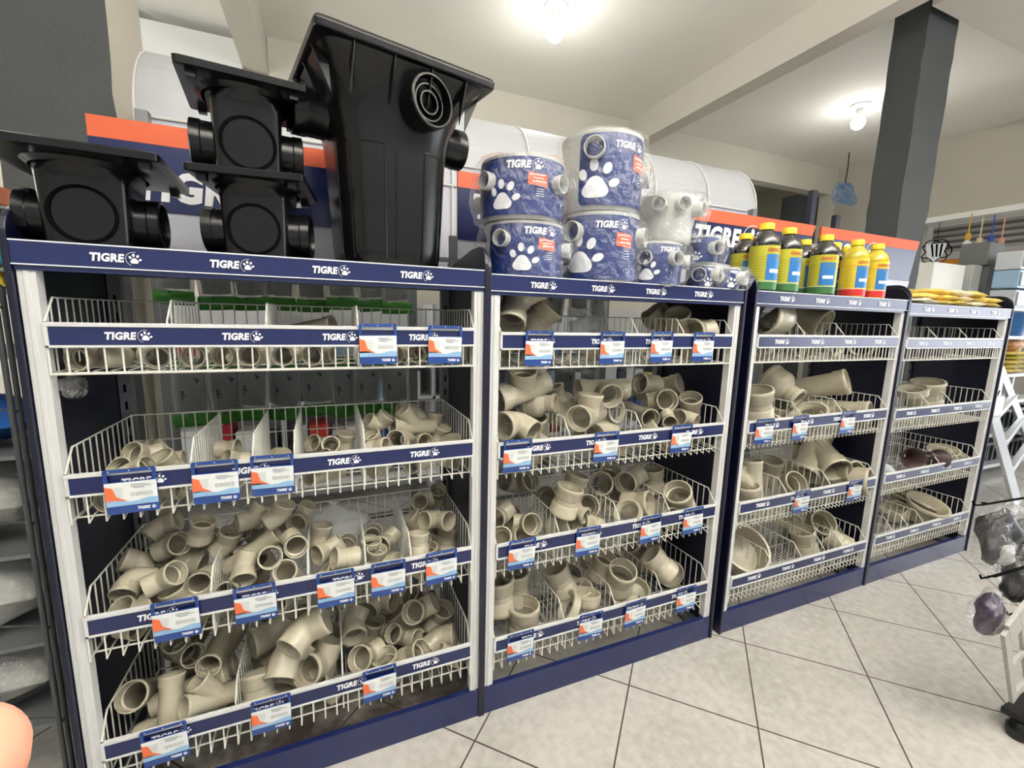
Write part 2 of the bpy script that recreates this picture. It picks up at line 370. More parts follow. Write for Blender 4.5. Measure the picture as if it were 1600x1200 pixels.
# ------------------------------------------------------------------ wire baskets
def wire_side(mb, x, r, H=.175, D=.4, step=.033, low=0):
    zr = .12
    mb.tube([(x, .0, zr), (x, .045, H), (x, D, H), (x, D, low)], r*1.25)
    mb.tube([(x, .0, zr), (x, .0, .0), (x, D, .0)], r*1.25)
    n = int(D/step)
    for k in range(1, n+1):
        y = k*step
        zt = H if y > .045 else zr+(H-zr)*y/.045
        mb.tube([(x, y, 0), (x, y, zt)], r, 5)
def basket(u, s):
    w_ = WW[u]-.07; zt = ZT[u][s]; dense = .033 if u < 2 else .0275; r = .0021
    t = thing('wire_basket', f'white wire basket with navy front rail, {BAS[s]} basket of the {RACK[u]}', 'basket', (X0[u]+.035, 0, zt-.12), group='wire baskets on the racks')
    mb = MB(); n = int(round(w_/dense))
    low = -.0 if s == 0 else -.006
    for k in range(n+1):
        x = w_*k/n
        mb.tube([(x, -.001, .07), (x, -.001, low), (x, .03, .004), (x, .4, .004), (x, .4, .175)], r, 5)
    for z in (.175, .09): mb.tube([(0, .402, z), (w_, .402, z)], r*1.25)
    for y in (.028, .15, .28, .4): mb.tube([(0, y, .0), (w_, y, .0)], r*1.25)
    if s == 0: mb.tube([(0, -.001, .001), (w_, -.001, .001)], r*1.3)
    wire_side(mb, 0, r, step=dense); wire_side(mb, w_, r, step=dense)
    mb.build('wire_grid', M_wire, t)
    p = MB(); p.box((-.002, -.007, .11), (w_+.002, .004, .12)); p.box((0, -.004, .068), (w_, .002, .11), 1); p.box((-.002, -.006, .062), (w_+.002, .003, .068)); p.box((-.002, -.006, .062), (.006, .002, .12))
    rail = p.build('front_rail', [M_white, M_navy], t, bevel=.0012)
    for k in range(4): inst('lettering', LOGO_ME, rail, (.105+k*.2335, -.0048, .0805), sc=(.0185,)*3)
    for x in DIV.get((u, s), []):
        d = MB(); xl = x-X0[u]-.035
        wire_side(d, 0, .0019, H=.17, D=.36 if s else .3, step=.022 if (u == 0 and s in (1, 2)) else .033)
        o = d.build('divider', M_wire, t); o.location = (xl, .006, .006)
    return t
for u in range(4):
    for s in range(4): basket(u, s)

# ------------------------------------------------------------------ price tags
TAGS = {(0,0):[0.752,0.948],(0,1):[0.16,0.337,0.469],(0,2):[0.223,0.406,0.616,0.769,0.936],(0,3):[0.17,0.428,0.735],
(1,0):[1.264,1.552,1.772,1.979],(1,1):[1.197,1.553,1.909],(1,2):[1.225,1.496,1.788,2.008],(1,3):[1.229,1.53,1.743,2.01],(2,1):[2.378,2.611,2.959],(2,2):[2.694,3.1]}
M_tagb = mat('blue_tag_plastic', (30, 62, 128), .25, spec=.6)
M_tagw = mat('white_tag_card', (226, 228, 226), .4); M_tago = mat('orange_tag_print', (218, 104, 60), .5)
M_tagl = mat('light_blue_tag_print', (136, 172, 204), .45); M_tagg = mat('grey_tag_print', (120, 124, 130), .6)
SMALL = logo_mb(False).mesh('lettering', M_print)
def make_tag():
    t = thing('price_tag', 'x', 'price tag')
    W2 = .052; Ht = .115
    p = MB()
    def rrect(x0, z0, x1, z1, y0, y1, mi=0, c=.006):
        pts = []
        for cx, cz, a in ((x1-c, z1-c, 0), (x0+c, z1-c, PI/2), (x0+c, z0+c, PI), (x1-c, z0+c, 1.5*PI)):
            for k in range(4): pts.append((cx+c*math.cos(a+k*PI/6), y0, cz+c*math.sin(a+k*PI/6)))
        p.prism(pts, (0, y1-y0, 0), mi)
    p.box((-W2, 0, -.036), (-W2+.008, .0025, -.003)); p.box((W2-.008, 0, -.036), (W2, .0025, -.003)); p.box((-W2+.002, 0, -.009), (W2-.002, .0025, 0))
    rrect(-W2, -Ht, W2, -.032, 0, .0025)
    for x in (-.04, 0, .04): p.box((x-.0012, -.0008, -.006), (x+.0012, 0, -.0036), 1)
    h = p.build('tag_holder', [M_tagb, M_print], t, bevel=.0006)
    p = MB()
    p.box((-W2+.001, -.001, -.094), (W2-.001, 0, -.034), 0)
    y = -.0016
    p.poly([(-W2+.001, y, -.082), (-W2+.001, y, -.042), (-.036, y, -.047), (-.03, y, -.070), (-.012, y, -.0805), (-.008, y, -.082)], 1)
    # wave band
    top = [(-W2+.001+i*(2*W2-.002)/12, y, -.081+.0035*math.sin(i*.7+.5)) for i in range(13)]
    p.poly([(-W2+.001, y, -.0935)]+[(W2-.001, y, -.0935)]+top[::-1], 2)
    p.poly([(-.033, y-.0003, -.046), (-.015, y-.0003, -.046), (-.018, y-.0003, -.071), (-.030, y-.0003, -.071)], 3)
    for k, (x0, x1) in enumerate(((.0, .03), (.0, .04), (.004, .026))): p.box((x0, y-.0002, -.042-k*.0042), (x1, y, -.0405-k*.0042), 4)
    for k in range(5): p.tube([(.002+k*.009+.0033*math.cos(a*PI/3), y-.0003, -.0660+.0050*math.sin(a*PI/3)) for a in range(6)], .0005, 4, 4, closed=True)
    p.build('price_card', [M_tagw, M_tago, M_tagl, mat('pale_grey_tag_print', (205, 208, 206), .5), M_tagg], t)
    inst('lettering', SMALL, h, (.008, -.0006, -.1075), sc=(.0078,)*3)
    return t
proto = make_tag(); first = True
for (u, s), xs in TAGS.items():
    for i, x in enumerate(xs):
        o = proto if first else copy_tree(proto); first = False
        nm = ['first', 'second', 'third', 'fourth', 'fifth'][i]
        o['label'] = f'blue and white price tag, {nm} from left on the {BAS[s]} basket, {RACK[u]}'
        o['group'] = 'price tags clipped on basket rails'
        o.location = (x, -.014, ZT[u][s]+.007+rnd.uniform(-.002, .002)); o.rotation_euler = (rnd.uniform(.02, .07), rnd.uniform(-.02, .02), rnd.uniform(-.05, .05))

# ------------------------------------------------------------------ pipe fittings
def arc_path(L1, L2, ang, R, n=8):
    """centre line: mouth at +Z*L1, corner at origin, leaving at angle ang (between leg directions) towards +X side; returns pts and tangents"""
    d1 = Vector((0, 0, -1)); d2 = Vector((math.sin(ang), 0, math.cos(ang)))
    turn = PI-ang; T = R*math.tan(turn/2)
    P = [(Vector((0, 0, L1)), d1)]
    A = Vector((0, 0, T)); B = d2*T
    cen = A+Vector((R, 0, 0))
    for k in range(n+1):
        t = turn*k/n
        pos = cen+Vector((-R*math.cos(t), 0, -R*math.sin(t))); tan = Vector((math.sin(t), 0, -math.cos(t)))
        P.append((pos, tan))
    P.append((d2*L2, d2)); return P
def sweep(mb, stations, n=24):
    """stations: (pos, tangent, radius) forming a closed loop of rings (outside then inside)"""
    rings = []
    for pos, tan, r in stations:
        tan = Vector(tan).normalized(); Y = Vector((0, 1, 0)); X = Y.cross(tan)
        rings.append([pos+(X*math.cos(2*PI*k/n)+Y*math.sin(2*PI*k/n))*r for k in range(n)])
    N = len(rings); vs = [v for R in rings for v in R]; fs = []
    for i in range(N):
        a = i*n; b_ = ((i+1) % N)*n
        for k in range(n): fs.append((a+k, a+(k+1) % n, b_+(k+1) % n, b_+k))
    mb.add(vs, fs, 0, True)
TH = .045
def bell_profile(end):   # list of (distance from mouth, radius) for a socket with a lip
    return [(0, .555), (.03, .57), (.12, .57), (.15, .55), (.42, .55), (.50, .5)]
def path_fit(P, bell1, bell2, n=24):
    """P: centre line (pos,tan) from mouth 1 to mouth 2"""
    mb = MB(); st = []
    def along(first, prof, d):
        pos, tan = P[0] if first else P[-1]
        return [(pos+(tan if first else -tan)*dist_, tan, r) for dist_, r in prof]
    out = []; inn = []
    if bell1:
        pr = bell_profile(0); out += along(True, pr, 0); inn += [(P[0][0]+P[0][1]*d_, P[0][1], r-TH if d_ != 0 else r-TH) for d_, r in ((0, .545), (.03, .56), (.12, .56), (.16, .54), (.40, .54), (.43, .48))]
    else:
        out += [(P[0][0], P[0][1], .495), (P[0][0]+P[0][1]*.02, P[0][1], .5)]; inn += [(P[0][0], P[0][1], .5-TH)]
    mid = P[1:-1]
    out += [(p_, t_, .5) for p_, t_ in mid]; inn += [(p_, t_, .5-TH) for p_, t_ in mid]
    if bell2:
        pr = bell_profile(0)[::-1]; out += [(P[-1][0]-P[-1][1]*d_, P[-1][1], r) for d_, r in pr]
        inn += [(P[-1][0]-P[-1][1]*d_, P[-1][1], r) for d_, r in ((.43, .48-TH*0), (.40, .54-TH), (.16, .54-TH), (.12, .56-TH), (.03, .56-TH), (0, .545-TH))]
    else:
        out += [(P[-1][0]-P[-1][1]*.02, P[-1][1], .5), (P[-1][0], P[-1][1], .495)]; inn += [(P[-1][0], P[-1][1], .5-TH)]
    sweep(mb, out+inn[::-1], n); return mb
def straight(L1, L2): return [(Vector((0, 0, L1)), Vector((0, 0, -1))), (Vector((0, 0, L1*.3)), Vector((0, 0, -1))), (Vector((0, 0, -L2*.3)), Vector((0, 0, -1))), (Vector((0, 0, -L2)), Vector((0, 0, -1)))]
def solid_cyl(prof, M): return MB().lathe(prof, 28, M, cap0=True, cap1=True)
def boolean(parts_out, parts_in):
    """union of outer solids minus union of bores"""
    def mk(mb, i):
        me = mb.mesh('tmp', M_pvc); bm = bmesh.new(); bm.from_mesh(me); bmesh.ops.recalc_face_normals(bm, faces=bm.faces); bm.to_mesh(me); bm.free()
        o = bpy.data.objects.new('tmp', me); COL.objects.link(o); return o
    A = [mk(p_, 0) for p_ in parts_out]; B = [mk(p_, 1) for p_ in parts_in]; base = A[0]
    for o in A[1:]:
        m = base.modifiers.new('b', 'BOOLEAN'); m.operation = 'UNION'; m.object = o; m.solver = 'EXACT'
    for o in B:
        m = base.modifiers.new('b', 'BOOLEAN'); m.operation = 'DIFFERENCE'; m.object = o; m.solver = 'EXACT'
    dg = bpy.context.evaluated_depsgraph_get(); dg.update()
    me = bpy.data.meshes.new_from_object(base.evaluated_get(dg))
    for o in A+B: bpy.data.objects.remove(o)
    me.polygons.foreach_set('use_smooth', [True]*len(me.polygons)); me.update(); me.set_sharp_from_angle(angle=math.radians(35))
    return me
def bprof(L, bell, back=0): # lathe profile (r,z) from z=-back to z=L
    p_ = [(.5, -back)]
    if bell: p_ += [(.5, L-.5), (.55, L-.42), (.55, L-.15), (.57, L-.12), (.57, L-.03), (.555, L)]
    else: p_ += [(.5, L)]
    return p_
def iprof(L, bell, back=0):
    p_ = [(.455, -back)]
    if bell: p_ += [(.455, L-.43), (.50, L-.40), (.50, L-.15), (.515, L-.12), (.515, L+.02)]
    else: p_ += [(.455, L+.02)]
    return p_
def fin(mb):
    me = mb.mesh('fitting', M_pvc); bm = bmesh.new(); bm.from_mesh(me); bmesh.ops.recalc_face_normals(bm, faces=bm.faces); bm.to_mesh(me); bm.free()
    me.set_sharp_from_angle(angle=math.radians(40)); return me
FK = {}
FK['elbow90'] = fin(path_fit(arc_path(.95, .85, PI/2, .42), True, False))
FK['elbow90bb'] = fin(path_fit(arc_path(1.0, 1.0, PI/2, .42), True, True))
FK['longelbow'] = fin(path_fit(arc_path(1.3, 1.15, math.radians(112), .7), True, False))
FK['elbow45'] = fin(path_fit(arc_path(.8, .72, math.radians(135), .6), True, False))
FK['coupling'] = fin(path_fit(straight(.6, .6), True, True))
FK['pipe'] = fin(path_fit(straight(1.6, 1.6), True, False))
Rb = Matrix.Rotation(PI/2, 4, 'Y'); R45 = Matrix.Rotation(PI/4, 4, 'Y'); Rd = Matrix.Rotation(PI, 4, 'X')
FK['tee'] = boolean([solid_cyl(bprof(1.2, True, 0.02), Matrix()), solid_cyl(bprof(1.2, False, 0), Rd), solid_cyl(bprof(.95, True, 0), Rb)], [solid_cyl(iprof(1.2, True, 0.03), Matrix()), solid_cyl(iprof(1.2, False, 0), Rd), solid_cyl(iprof(.95, True, 0), Rb)])
FK['wye'] = boolean([solid_cyl(bprof(1.3, True, 0.02), Matrix()), solid_cyl(bprof(1.4, False, 0), Rd), solid_cyl(bprof(1.5, True, 0), Matrix.Translation((0, 0, -.25)) @ R45)], [solid_cyl(iprof(1.3, True, 0.03), Matrix()), solid_cyl(iprof(1.4, False, 0), Rd), solid_cyl(iprof(1.5, True, 0), Matrix.Translation((0, 0, -.25)) @ R45)])
FK['cap'] = fin(MB().lathe([(.0, -.25), (.3, -.24), (.44, -.2), (.5, -.1), (.5, .15), (.53, .17), (.53, .3), (.48, .3), (.47, .1), (.44, -.08), (.3, -.16), (0, -.17)], 28))
FK['ring'] = fin(MB().lathe([(.40, -.12), (.5, -.12), (.5, .08), (.53, .09), (.53, .15), (.44, .15), (.43, .05), (.40, .02)], 28, closed=True))
FK['reducer'] = fin(MB().lathe([(.36, .8), (.42, .79), (.42, .66), (.36, .62), (.36, .35), (.62, .1), (.66, .0), (.66, -.45), (.70, -.48), (.70, -.6), (.64, -.6), (.62, -.1), (.33, .25), (.33, .8)], 28, closed=True))
FNAME = {'elbow90':'elbow_fitting','elbow90bb':'elbow_fitting','longelbow':'elbow_fitting','elbow45':'bend_fitting','coupling':'coupling_fitting','pipe':'pipe_fitting','tee':'tee_fitting','wye':'wye_fitting','cap':'cap_fitting','ring':'ring_fitting','reducer':'reducer_fitting'}
FCAT = {'elbow_fitting':'pipe elbow','bend_fitting':'pipe bend','coupling_fitting':'pipe coupling','pipe_fitting':'pipe','tee_fitting':'pipe tee','wye_fitting':'pipe wye','cap_fitting':'pipe cap','ring_fitting':'pipe ring','reducer_fitting':'pipe reducer'}
FITTINGS = [  # rack, basket, kind, pipe diameter, centre, mouth direction, second direction, label
 (0,0,'pipe',0.0504,(0.567,0.188,1.373),(0.851,-0.478,0.217),(0.329,0.163,-0.93),'beige pipe open end turned right, the only pipe in top basket, leftmost rack'),
 (0,0,'elbow45',0.0504,(0.6,0.249,1.35),(-0.554,-0.684,0.476),(0.832,-0.436,0.342),'beige bend open end turned left, fifth bend from the left in top basket, leftmost rack'),
 (0,1,'elbow45',0.054000000000000006,(0.137,0.16,1.019),(-0.413,-0.767,0.49),(0.849,-0.13,0.512),'beige bend open end turned left, first bend from the left in second basket, leftmost rack'),
 (0,1,'coupling',0.054000000000000006,(0.119,0.097,0.998),(-0.309,-0.773,0.554),(0.075,-0.601,-0.796),'beige coupling open end turned left, first coupling from the left in second basket, leftmost rack'),
 (0,1,'elbow90',0.054000000000000006,(0.119,0.237,0.992),(0.751,0.461,0.473),(-0.45,-0.168,0.877),'beige elbow open end turned right, first elbow from the left in second basket, leftmost rack'),
 (0,1,'coupling',0.054000000000000006,(0.198,0.122,1.001),(-0.349,-0.358,0.866),(-0.307,-0.83,-0.466),'beige coupling open end turned up, second coupling from the left in second basket, leftmost rack'),
 (0,1,'pipe',0.048600000000000004,(0.136,0.2,0.987),(0.999,0.036,-0.002),(-0.009,0.186,-0.983),'beige pipe open end turned right, the only pipe in second basket, leftmost rack'),
 (0,1,'elbow45',0.054000000000000006,(0.144,0.048,1.008),(0.896,-0.252,0.365),(-0.154,-0.948,-0.277),'beige bend open end turned right, second bend from the left in second basket, leftmost rack'),
 (0,1,'coupling',0.048600000000000004,(0.326,0.207,1.007),(0.97,-0.231,0.082),(0.135,0.226,-0.965),'beige coupling open end turned right, third coupling from the left in second basket, leftmost rack'),
 (0,1,'elbow45',0.048600000000000004,(0.364,0.139,0.986),(-0.749,-0.478,0.459),(0.659,-0.466,0.59),'beige bend open end turned left, fourth bend from the left in second basket, leftmost rack'),
 (0,1,'cap',0.054000000000000006,(0.473,0.152,0.986),(0.223,-0.119,0.967),(0.964,0.172,-0.201),'beige cap open end turned up, the only cap in second basket, leftmost rack'),
 (0,1,'coupling',0.054000000000000006,(0.661,0.194,1.004),(0.165,-0.189,0.968),(0.986,0.041,-0.16),'beige coupling open end turned up, fifth coupling from the left in second basket, leftmost rack'),
 (0,1,'elbow90',0.051840000000000004,(0.589,0.23,0.985),(-0.586,-0.666,0.462),(0.81,-0.484,0.33),'beige elbow open end turned left, third elbow from the left in second basket, leftmost rack'),
 (0,1,'coupling',0.048600000000000004,(0.616,0.156,1.0),(0.028,-0.833,0.553),(0.405,-0.496,-0.768),'beige coupling facing the viewer, fourth coupling from left in second basket, leftmost rack'),
 (0,1,'elbow45',0.051840000000000004,(0.624,0.122,0.966),(-0.705,-0.537,0.462),(0.68,-0.696,0.23),'beige bend open end turned left, sixth bend from the left in second basket, leftmost rack'),
 (0,1,'elbow90',0.054000000000000006,(0.763,0.175,1.053),(0.653,-0.125,0.747),(-0.739,-0.321,0.592),'beige elbow open end turned up, fifth elbow from the left in second basket, leftmost rack'),
 (0,1,'longelbow',0.054000000000000006,(0.908,0.251,1.078),(-0.97,-0.147,0.195),(-0.061,-0.629,-0.775),'beige elbow open end turned left, sixth elbow from the left in second basket, leftmost rack'),
 (0,1,'wye',0.054000000000000006,(0.882,0.174,1.043),(-0.981,-0.158,0.113),(0.105,0.059,0.993),'beige wye open end turned left, the only wye in second basket, leftmost rack'),
 (0,1,'elbow45',0.054000000000000006,(0.965,0.219,1.032),(0.139,0.085,0.987),(-0.973,0.198,0.12),'beige bend open end turned up, ninth bend from the left in second basket, leftmost rack'),
 (0,1,'tee',0.054000000000000006,(0.831,0.107,1.02),(-0.418,-0.866,0.274),(0.012,-0.307,-0.951),'beige tee facing the viewer, third tee from left in second basket, leftmost rack'),
 (0,1,'elbow90',0.054000000000000006,(0.899,0.191,0.988),(0.349,-0.93,0.119),(-0.937,-0.343,0.066),'beige elbow facing the viewer, seventh elbow from left in second basket, leftmost rack'),
 (0,1,'coupling',0.054000000000000006,(0.978,0.174,1.006),(0.273,-0.273,0.922),(0.95,-0.078,-0.304),'beige coupling open end turned up, seventh coupling from the left in second basket, leftmost rack'),
 (0,1,'elbow45',0.054000000000000006,(1.006,0.111,0.972),(-0.163,-0.243,0.956),(-0.968,-0.15,-0.203),'beige bend open end turned up, tenth bend from the left in second basket, leftmost rack'),
 (0,1,'elbow45',0.054000000000000006,(0.752,0.135,1.005),(-0.4,-0.282,0.872),(0.365,-0.922,-0.131),'beige bend open end turned up, seventh bend from the left in second basket, leftmost rack'),
 (0,1,'coupling',0.051840000000000004,(0.752,0.047,1.015),(0.788,-0.539,0.299),(0.414,0.103,-0.904),'beige coupling open end turned right, sixth coupling from the left in second basket, leftmost rack'),
 (0,2,'elbow90',0.059,(0.102,0.188,0.688),(-0.829,-0.266,0.493),(-0.191,-0.692,-0.696),'beige elbow open end turned left, first elbow from the left in third basket, leftmost rack'),
 (0,2,'elbow45',0.059,(0.184,0.054,0.698),(0.755,-0.414,0.508),(-0.549,-0.823,0.147),'beige bend facing the viewer, first bend from left in third basket, leftmost rack'),
 (0,2,'elbow90',0.059,(0.093,0.12,0.686),(-0.104,-0.895,-0.434),(0.917,0.082,-0.391),'beige elbow open end turned down, second elbow from the left in third basket, leftmost rack'),
 (0,2,'elbow45',0.059,(0.251,0.113,0.644),(0.121,-0.958,0.26),(0.965,0.174,0.195),'beige bend facing the viewer, fourth bend from left in third basket, leftmost rack'),
 (0,2,'elbow45',0.059,(0.169,0.189,0.728),(0.634,-0.665,0.396),(-0.694,-0.715,-0.089),'beige bend facing the viewer, third bend from left in third basket, leftmost rack'),
 (0,2,'elbow45',0.059,(0.214,0.257,0.692),(0.302,-0.905,0.299),(0.699,0.424,0.576),'beige bend facing the viewer, fifth bend from left in third basket, leftmost rack'),
 (0,2,'coupling',0.059,(0.251,0.162,0.776),(0.305,-0.225,0.925),(0.95,0.004,-0.312),'beige coupling open end turned up, fifth coupling from the left in third basket, leftmost rack'),
 (0,2,'elbow45',0.059,(0.132,0.244,0.773),(0.956,-0.075,0.284),(0.056,-0.902,-0.428),'beige bend open end turned right, second bend from the left in third basket, leftmost rack'),
 (0,2,'elbow45',0.059,(0.309,0.184,0.71),(0.326,-0.143,0.934),(-0.793,-0.579,0.188),'beige bend open end turned up, eighth bend from the left in third basket, leftmost rack'),
 (0,2,'coupling',0.059,(0.326,0.246,0.71),(0.401,-0.684,0.61),(0.641,-0.266,-0.72),'beige coupling facing the viewer, seventh coupling from left in third basket, leftmost rack'),
 (0,2,'elbow45',0.059,(0.382,0.182,0.78),(0.67,0.259,0.696),(-0.638,-0.278,0.718),'beige bend open end turned up, eleventh bend from the left in third basket, leftmost rack'),
 (0,2,'elbow45',0.059,(0.458,0.149,0.796),(0.46,-0.102,0.882),(-0.759,-0.56,0.332),'beige bend open end turned up, 13th bend from the left in third basket, leftmost rack'),
 (0,2,'elbow90',0.059,(0.52,0.226,0.745),(-0.297,-0.954,0.049),(0.451,-0.095,0.888),'beige elbow facing the viewer, ninth elbow from left in third basket, leftmost rack'),
 (0,2,'elbow45',0.059,(0.506,0.101,0.717),(0.09,-0.963,0.254),(-0.633,0.142,0.761),'beige bend facing the viewer, 14th bend from left in third basket, leftmost rack'),
 (0,2,'coupling',0.059,(0.435,0.073,0.7),(0.215,-0.874,0.437),(0.458,-0.305,-0.835),'beige coupling facing the viewer, eighth coupling from left in third basket, leftmost rack'),
 (0,2,'elbow45',0.059,(0.479,0.067,0.646),(0.01,-0.808,0.589),(0.699,-0.416,-0.582),'beige bend facing the viewer, twelfth bend from left in third basket, leftmost rack'),
 (0,2,'pipe',0.053099999999999994,(0.384,0.141,0.694),(0.835,-0.022,0.55),(0.543,0.19,-0.818),'beige pipe open end turned right, the only pipe in third basket, leftmost rack'),
 (0,2,'elbow90',0.059,(0.369,0.214,0.661),(-0.876,-0.474,-0.086),(0.463,-0.778,-0.425),'beige elbow open end turned left, fifth elbow from the left in third basket, leftmost rack'),
 (0,2,'elbow45',0.059,(0.372,0.07,0.688),(0.035,-0.898,-0.438),(0.468,-0.373,0.801),'beige bend open end turned down, ninth bend from the left in third basket, leftmost rack'),
 (0,2,'elbow45',0.059,(0.197,0.204,0.66),(0.948,-0.258,-0.186),(0.068,-0.406,0.911),'beige bend open end turned right, sixth bend from the left in third basket, leftmost rack'),
 (0,2,'coupling',0.059,(0.207,0.062,0.63),(-0.287,-0.103,0.952),(-0.048,0.995,0.093),'beige coupling open end turned up, third coupling from the left in third basket, leftmost rack'),
 (0,2,'elbow90',0.059,(0.11,0.054,0.613),(0.905,0.145,0.4),(-0.283,-0.498,0.82),'beige elbow open end turned right, fourth elbow from the left in third basket, leftmost rack'),
 (0,2,'coupling',0.059,(0.338,0.063,0.627),(-0.219,-0.944,0.248),(0.203,-0.292,-0.935),'beige coupling facing the viewer, sixth coupling from left in third basket, leftmost rack'),
 (0,2,'elbow90',0.059,(0.12,0.179,0.575),(-0.394,-0.199,0.897),(0.521,-0.853,0.04),'beige elbow open end turned left, third elbow from the left in third basket, leftmost rack'),
 (0,2,'elbow45',0.059,(0.218,0.347,0.648),(0.455,-0.487,0.746),(-0.473,-0.842,-0.261),'beige bend facing the viewer, seventh bend from left in third basket, leftmost rack'),
 (0,2,'elbow45',0.059,(0.388,0.271,0.609),(-0.368,-0.555,0.746),(0.2,-0.831,-0.52),'beige bend facing the viewer, tenth bend from left in third basket, leftmost rack'),
 (0,2,'coupling',0.059,(0.466,0.238,0.694),(-0.29,-0.24,0.927),(-0.136,-0.948,-0.288),'beige coupling open end turned up, ninth coupling from the left in third basket, leftmost rack'),
 (0,2,'elbow90',0.059,(0.353,0.304,0.671),(0.418,-0.168,0.893),(0.894,-0.095,-0.437),'beige elbow open end turned up, seventh elbow from the left in third basket, leftmost rack'),
 (0,2,'coupling',0.059,(0.096,0.228,0.648),(0.602,0.045,0.798),(0.763,0.261,-0.591),'beige coupling open end turned up, second coupling from the left in third basket, leftmost rack'),
 (0,2,'elbow90',0.059,(0.366,0.157,0.615),(0.679,-0.733,0.039),(-0.718,-0.674,-0.172),'beige elbow open end turned right, eighth elbow from the left in third basket, leftmost rack'),
 (0,2,'coupling',0.059,(0.577,0.168,0.7),(0.151,0.065,0.986),(0.849,0.502,-0.163),'beige coupling open end turned up, tenth coupling from the left in third basket, leftmost rack'),
 (0,2,'elbow45',0.059,(0.6,0.11,0.674),(-0.805,-0.589,0.063),(0.41,-0.477,0.777),'beige bend open end turned left, 15th bend from the left in third basket, leftmost rack'),
 (0,2,'coupling',0.06135999999999999,(0.646,0.052,0.669),(-0.923,-0.269,0.275),(-0.297,0.042,-0.954),'beige coupling open end turned left, eleventh coupling from the left in third basket, leftmost rack'),
 (0,2,'elbow45',0.053099999999999994,(0.649,0.172,0.639),(0.27,-0.524,0.808),(-0.785,-0.606,-0.131),'beige bend facing the viewer, 16th bend from left in third basket, leftmost rack'),
 (0,2,'elbow90',0.053099999999999994,(0.584,0.074,0.604),(0.678,-0.517,0.523),(-0.554,-0.826,-0.099),'beige elbow open end turned right, tenth elbow from the left in third basket, leftmost rack'),
 (0,2,'coupling',0.056639999999999996,(0.738,0.195,0.654),(0.118,-0.56,0.82),(0.711,-0.529,-0.464),'beige coupling facing the viewer, 13th coupling from left in third basket, leftmost rack'),
 (0,2,'elbow45',0.059,(0.789,0.169,0.643),(-0.599,-0.799,0.054),(0.501,-0.322,0.804),'beige bend facing the viewer, 17th bend from left in third basket, leftmost rack'),
 (0,2,'ring',0.0649,(0.729,0.121,0.667),(0.107,-0.061,0.992),(0.941,0.329,-0.081),'beige ring open end turned up, first ring from the left in third basket, leftmost rack'),
 (0,2,'coupling',0.059,(0.74,0.075,0.637),(0.099,-0.111,0.989),(0.972,0.223,-0.072),'beige coupling open end turned up, 14th coupling from the left in third basket, leftmost rack'),
 (0,2,'coupling',0.056639999999999996,(0.79,0.041,0.614),(-0.114,-0.059,0.992),(0.787,0.604,0.127),'beige coupling open end turned up, 15th coupling from the left in third basket, leftmost rack'),
 (0,2,'ring',0.059,(0.728,0.032,0.626),(0.216,-0.035,0.976),(0.93,0.313,-0.194),'beige ring open end turned up, second ring from the left in third basket, leftmost rack'),
 (0,2,'elbow90',0.056639999999999996,(0.928,0.263,0.72),(-0.351,-0.796,0.494),(0.924,-0.208,0.321),'beige elbow facing the viewer, twelfth elbow from left in third basket, leftmost rack'),
 (0,2,'elbow45',0.056639999999999996,(0.993,0.308,0.723),(-0.008,-0.596,0.803),(0.249,-0.779,-0.576),'beige bend facing the viewer, 22nd bend from left in third basket, leftmost rack'),
 (0,2,'elbow90bb',0.06135999999999999,(0.958,0.147,0.704),(-0.86,-0.452,0.239),(0.496,-0.851,0.176),'beige elbow open end turned left, 13th elbow from the left in third basket, leftmost rack'),
 (0,2,'elbow90',0.059,(0.904,0.195,0.663),(-0.605,0.1,0.79),(0.267,-0.909,0.32),'beige elbow open end turned left, eleventh elbow from the left in third basket, leftmost rack'),
 (0,2,'coupling',0.059,(0.875,0.051,0.677),(0.053,0.162,0.985),(0.697,0.701,-0.153),'beige coupling open end turned up, 16th coupling from the left in third basket, leftmost rack'),
 (0,2,'elbow45',0.056639999999999996,(0.928,0.151,0.593),(0.607,-0.382,0.697),(-0.667,-0.722,0.184),'beige bend open end turned right, 20th bend from the left in third basket, leftmost rack'),
 (0,2,'coupling',0.0649,(1.001,0.172,0.612),(0.123,0.13,0.984),(0.778,0.602,-0.177),'beige coupling open end turned up, 17th coupling from the left in third basket, leftmost rack'),
 (0,2,'elbow45',0.056639999999999996,(0.915,0.084,0.598),(-0.087,-0.168,0.982),(0.368,-0.921,-0.125),'beige bend open end turned up, 19th bend from the left in third basket, leftmost rack'),
 (0,2,'coupling',0.056639999999999996,(0.972,0.043,0.605),(0.189,0.158,0.969),(0.784,0.57,-0.246),'beige coupling open end turned up, 18th coupling from the left in third basket, leftmost rack'),
 (0,2,'elbow45',0.056639999999999996,(0.994,0.249,0.597),(-0.362,-0.688,0.63),(0.551,-0.702,-0.45),'beige bend facing the viewer, 21st bend from left in third basket, leftmost rack'),
 (0,3,'pipe',0.07254,(0.085,0.177,0.277),(-0.098,-0.799,0.594),(0.311,-0.591,-0.744),'beige pipe facing the viewer, first pipe from left in bottom basket, leftmost rack'),
 (0,3,'pipe',0.058499999999999996,(0.164,0.067,0.287),(0.014,0.397,0.918),(0.473,0.806,-0.356),'beige pipe open end turned up, second pipe from the left in bottom basket, leftmost rack'),
 (0,3,'wye',0.06083999999999999,(0.174,0.187,0.373),(0.524,-0.784,0.332),(-0.528,0.007,0.849),'beige wye facing the viewer, second wye from left in bottom basket, leftmost rack'),
 (0,3,'pipe',0.06083999999999999,(0.263,0.184,0.366),(-0.057,-0.988,0.143),(0.279,-0.154,-0.948),'beige pipe facing the viewer, fourth pipe from left in bottom basket, leftmost rack'),
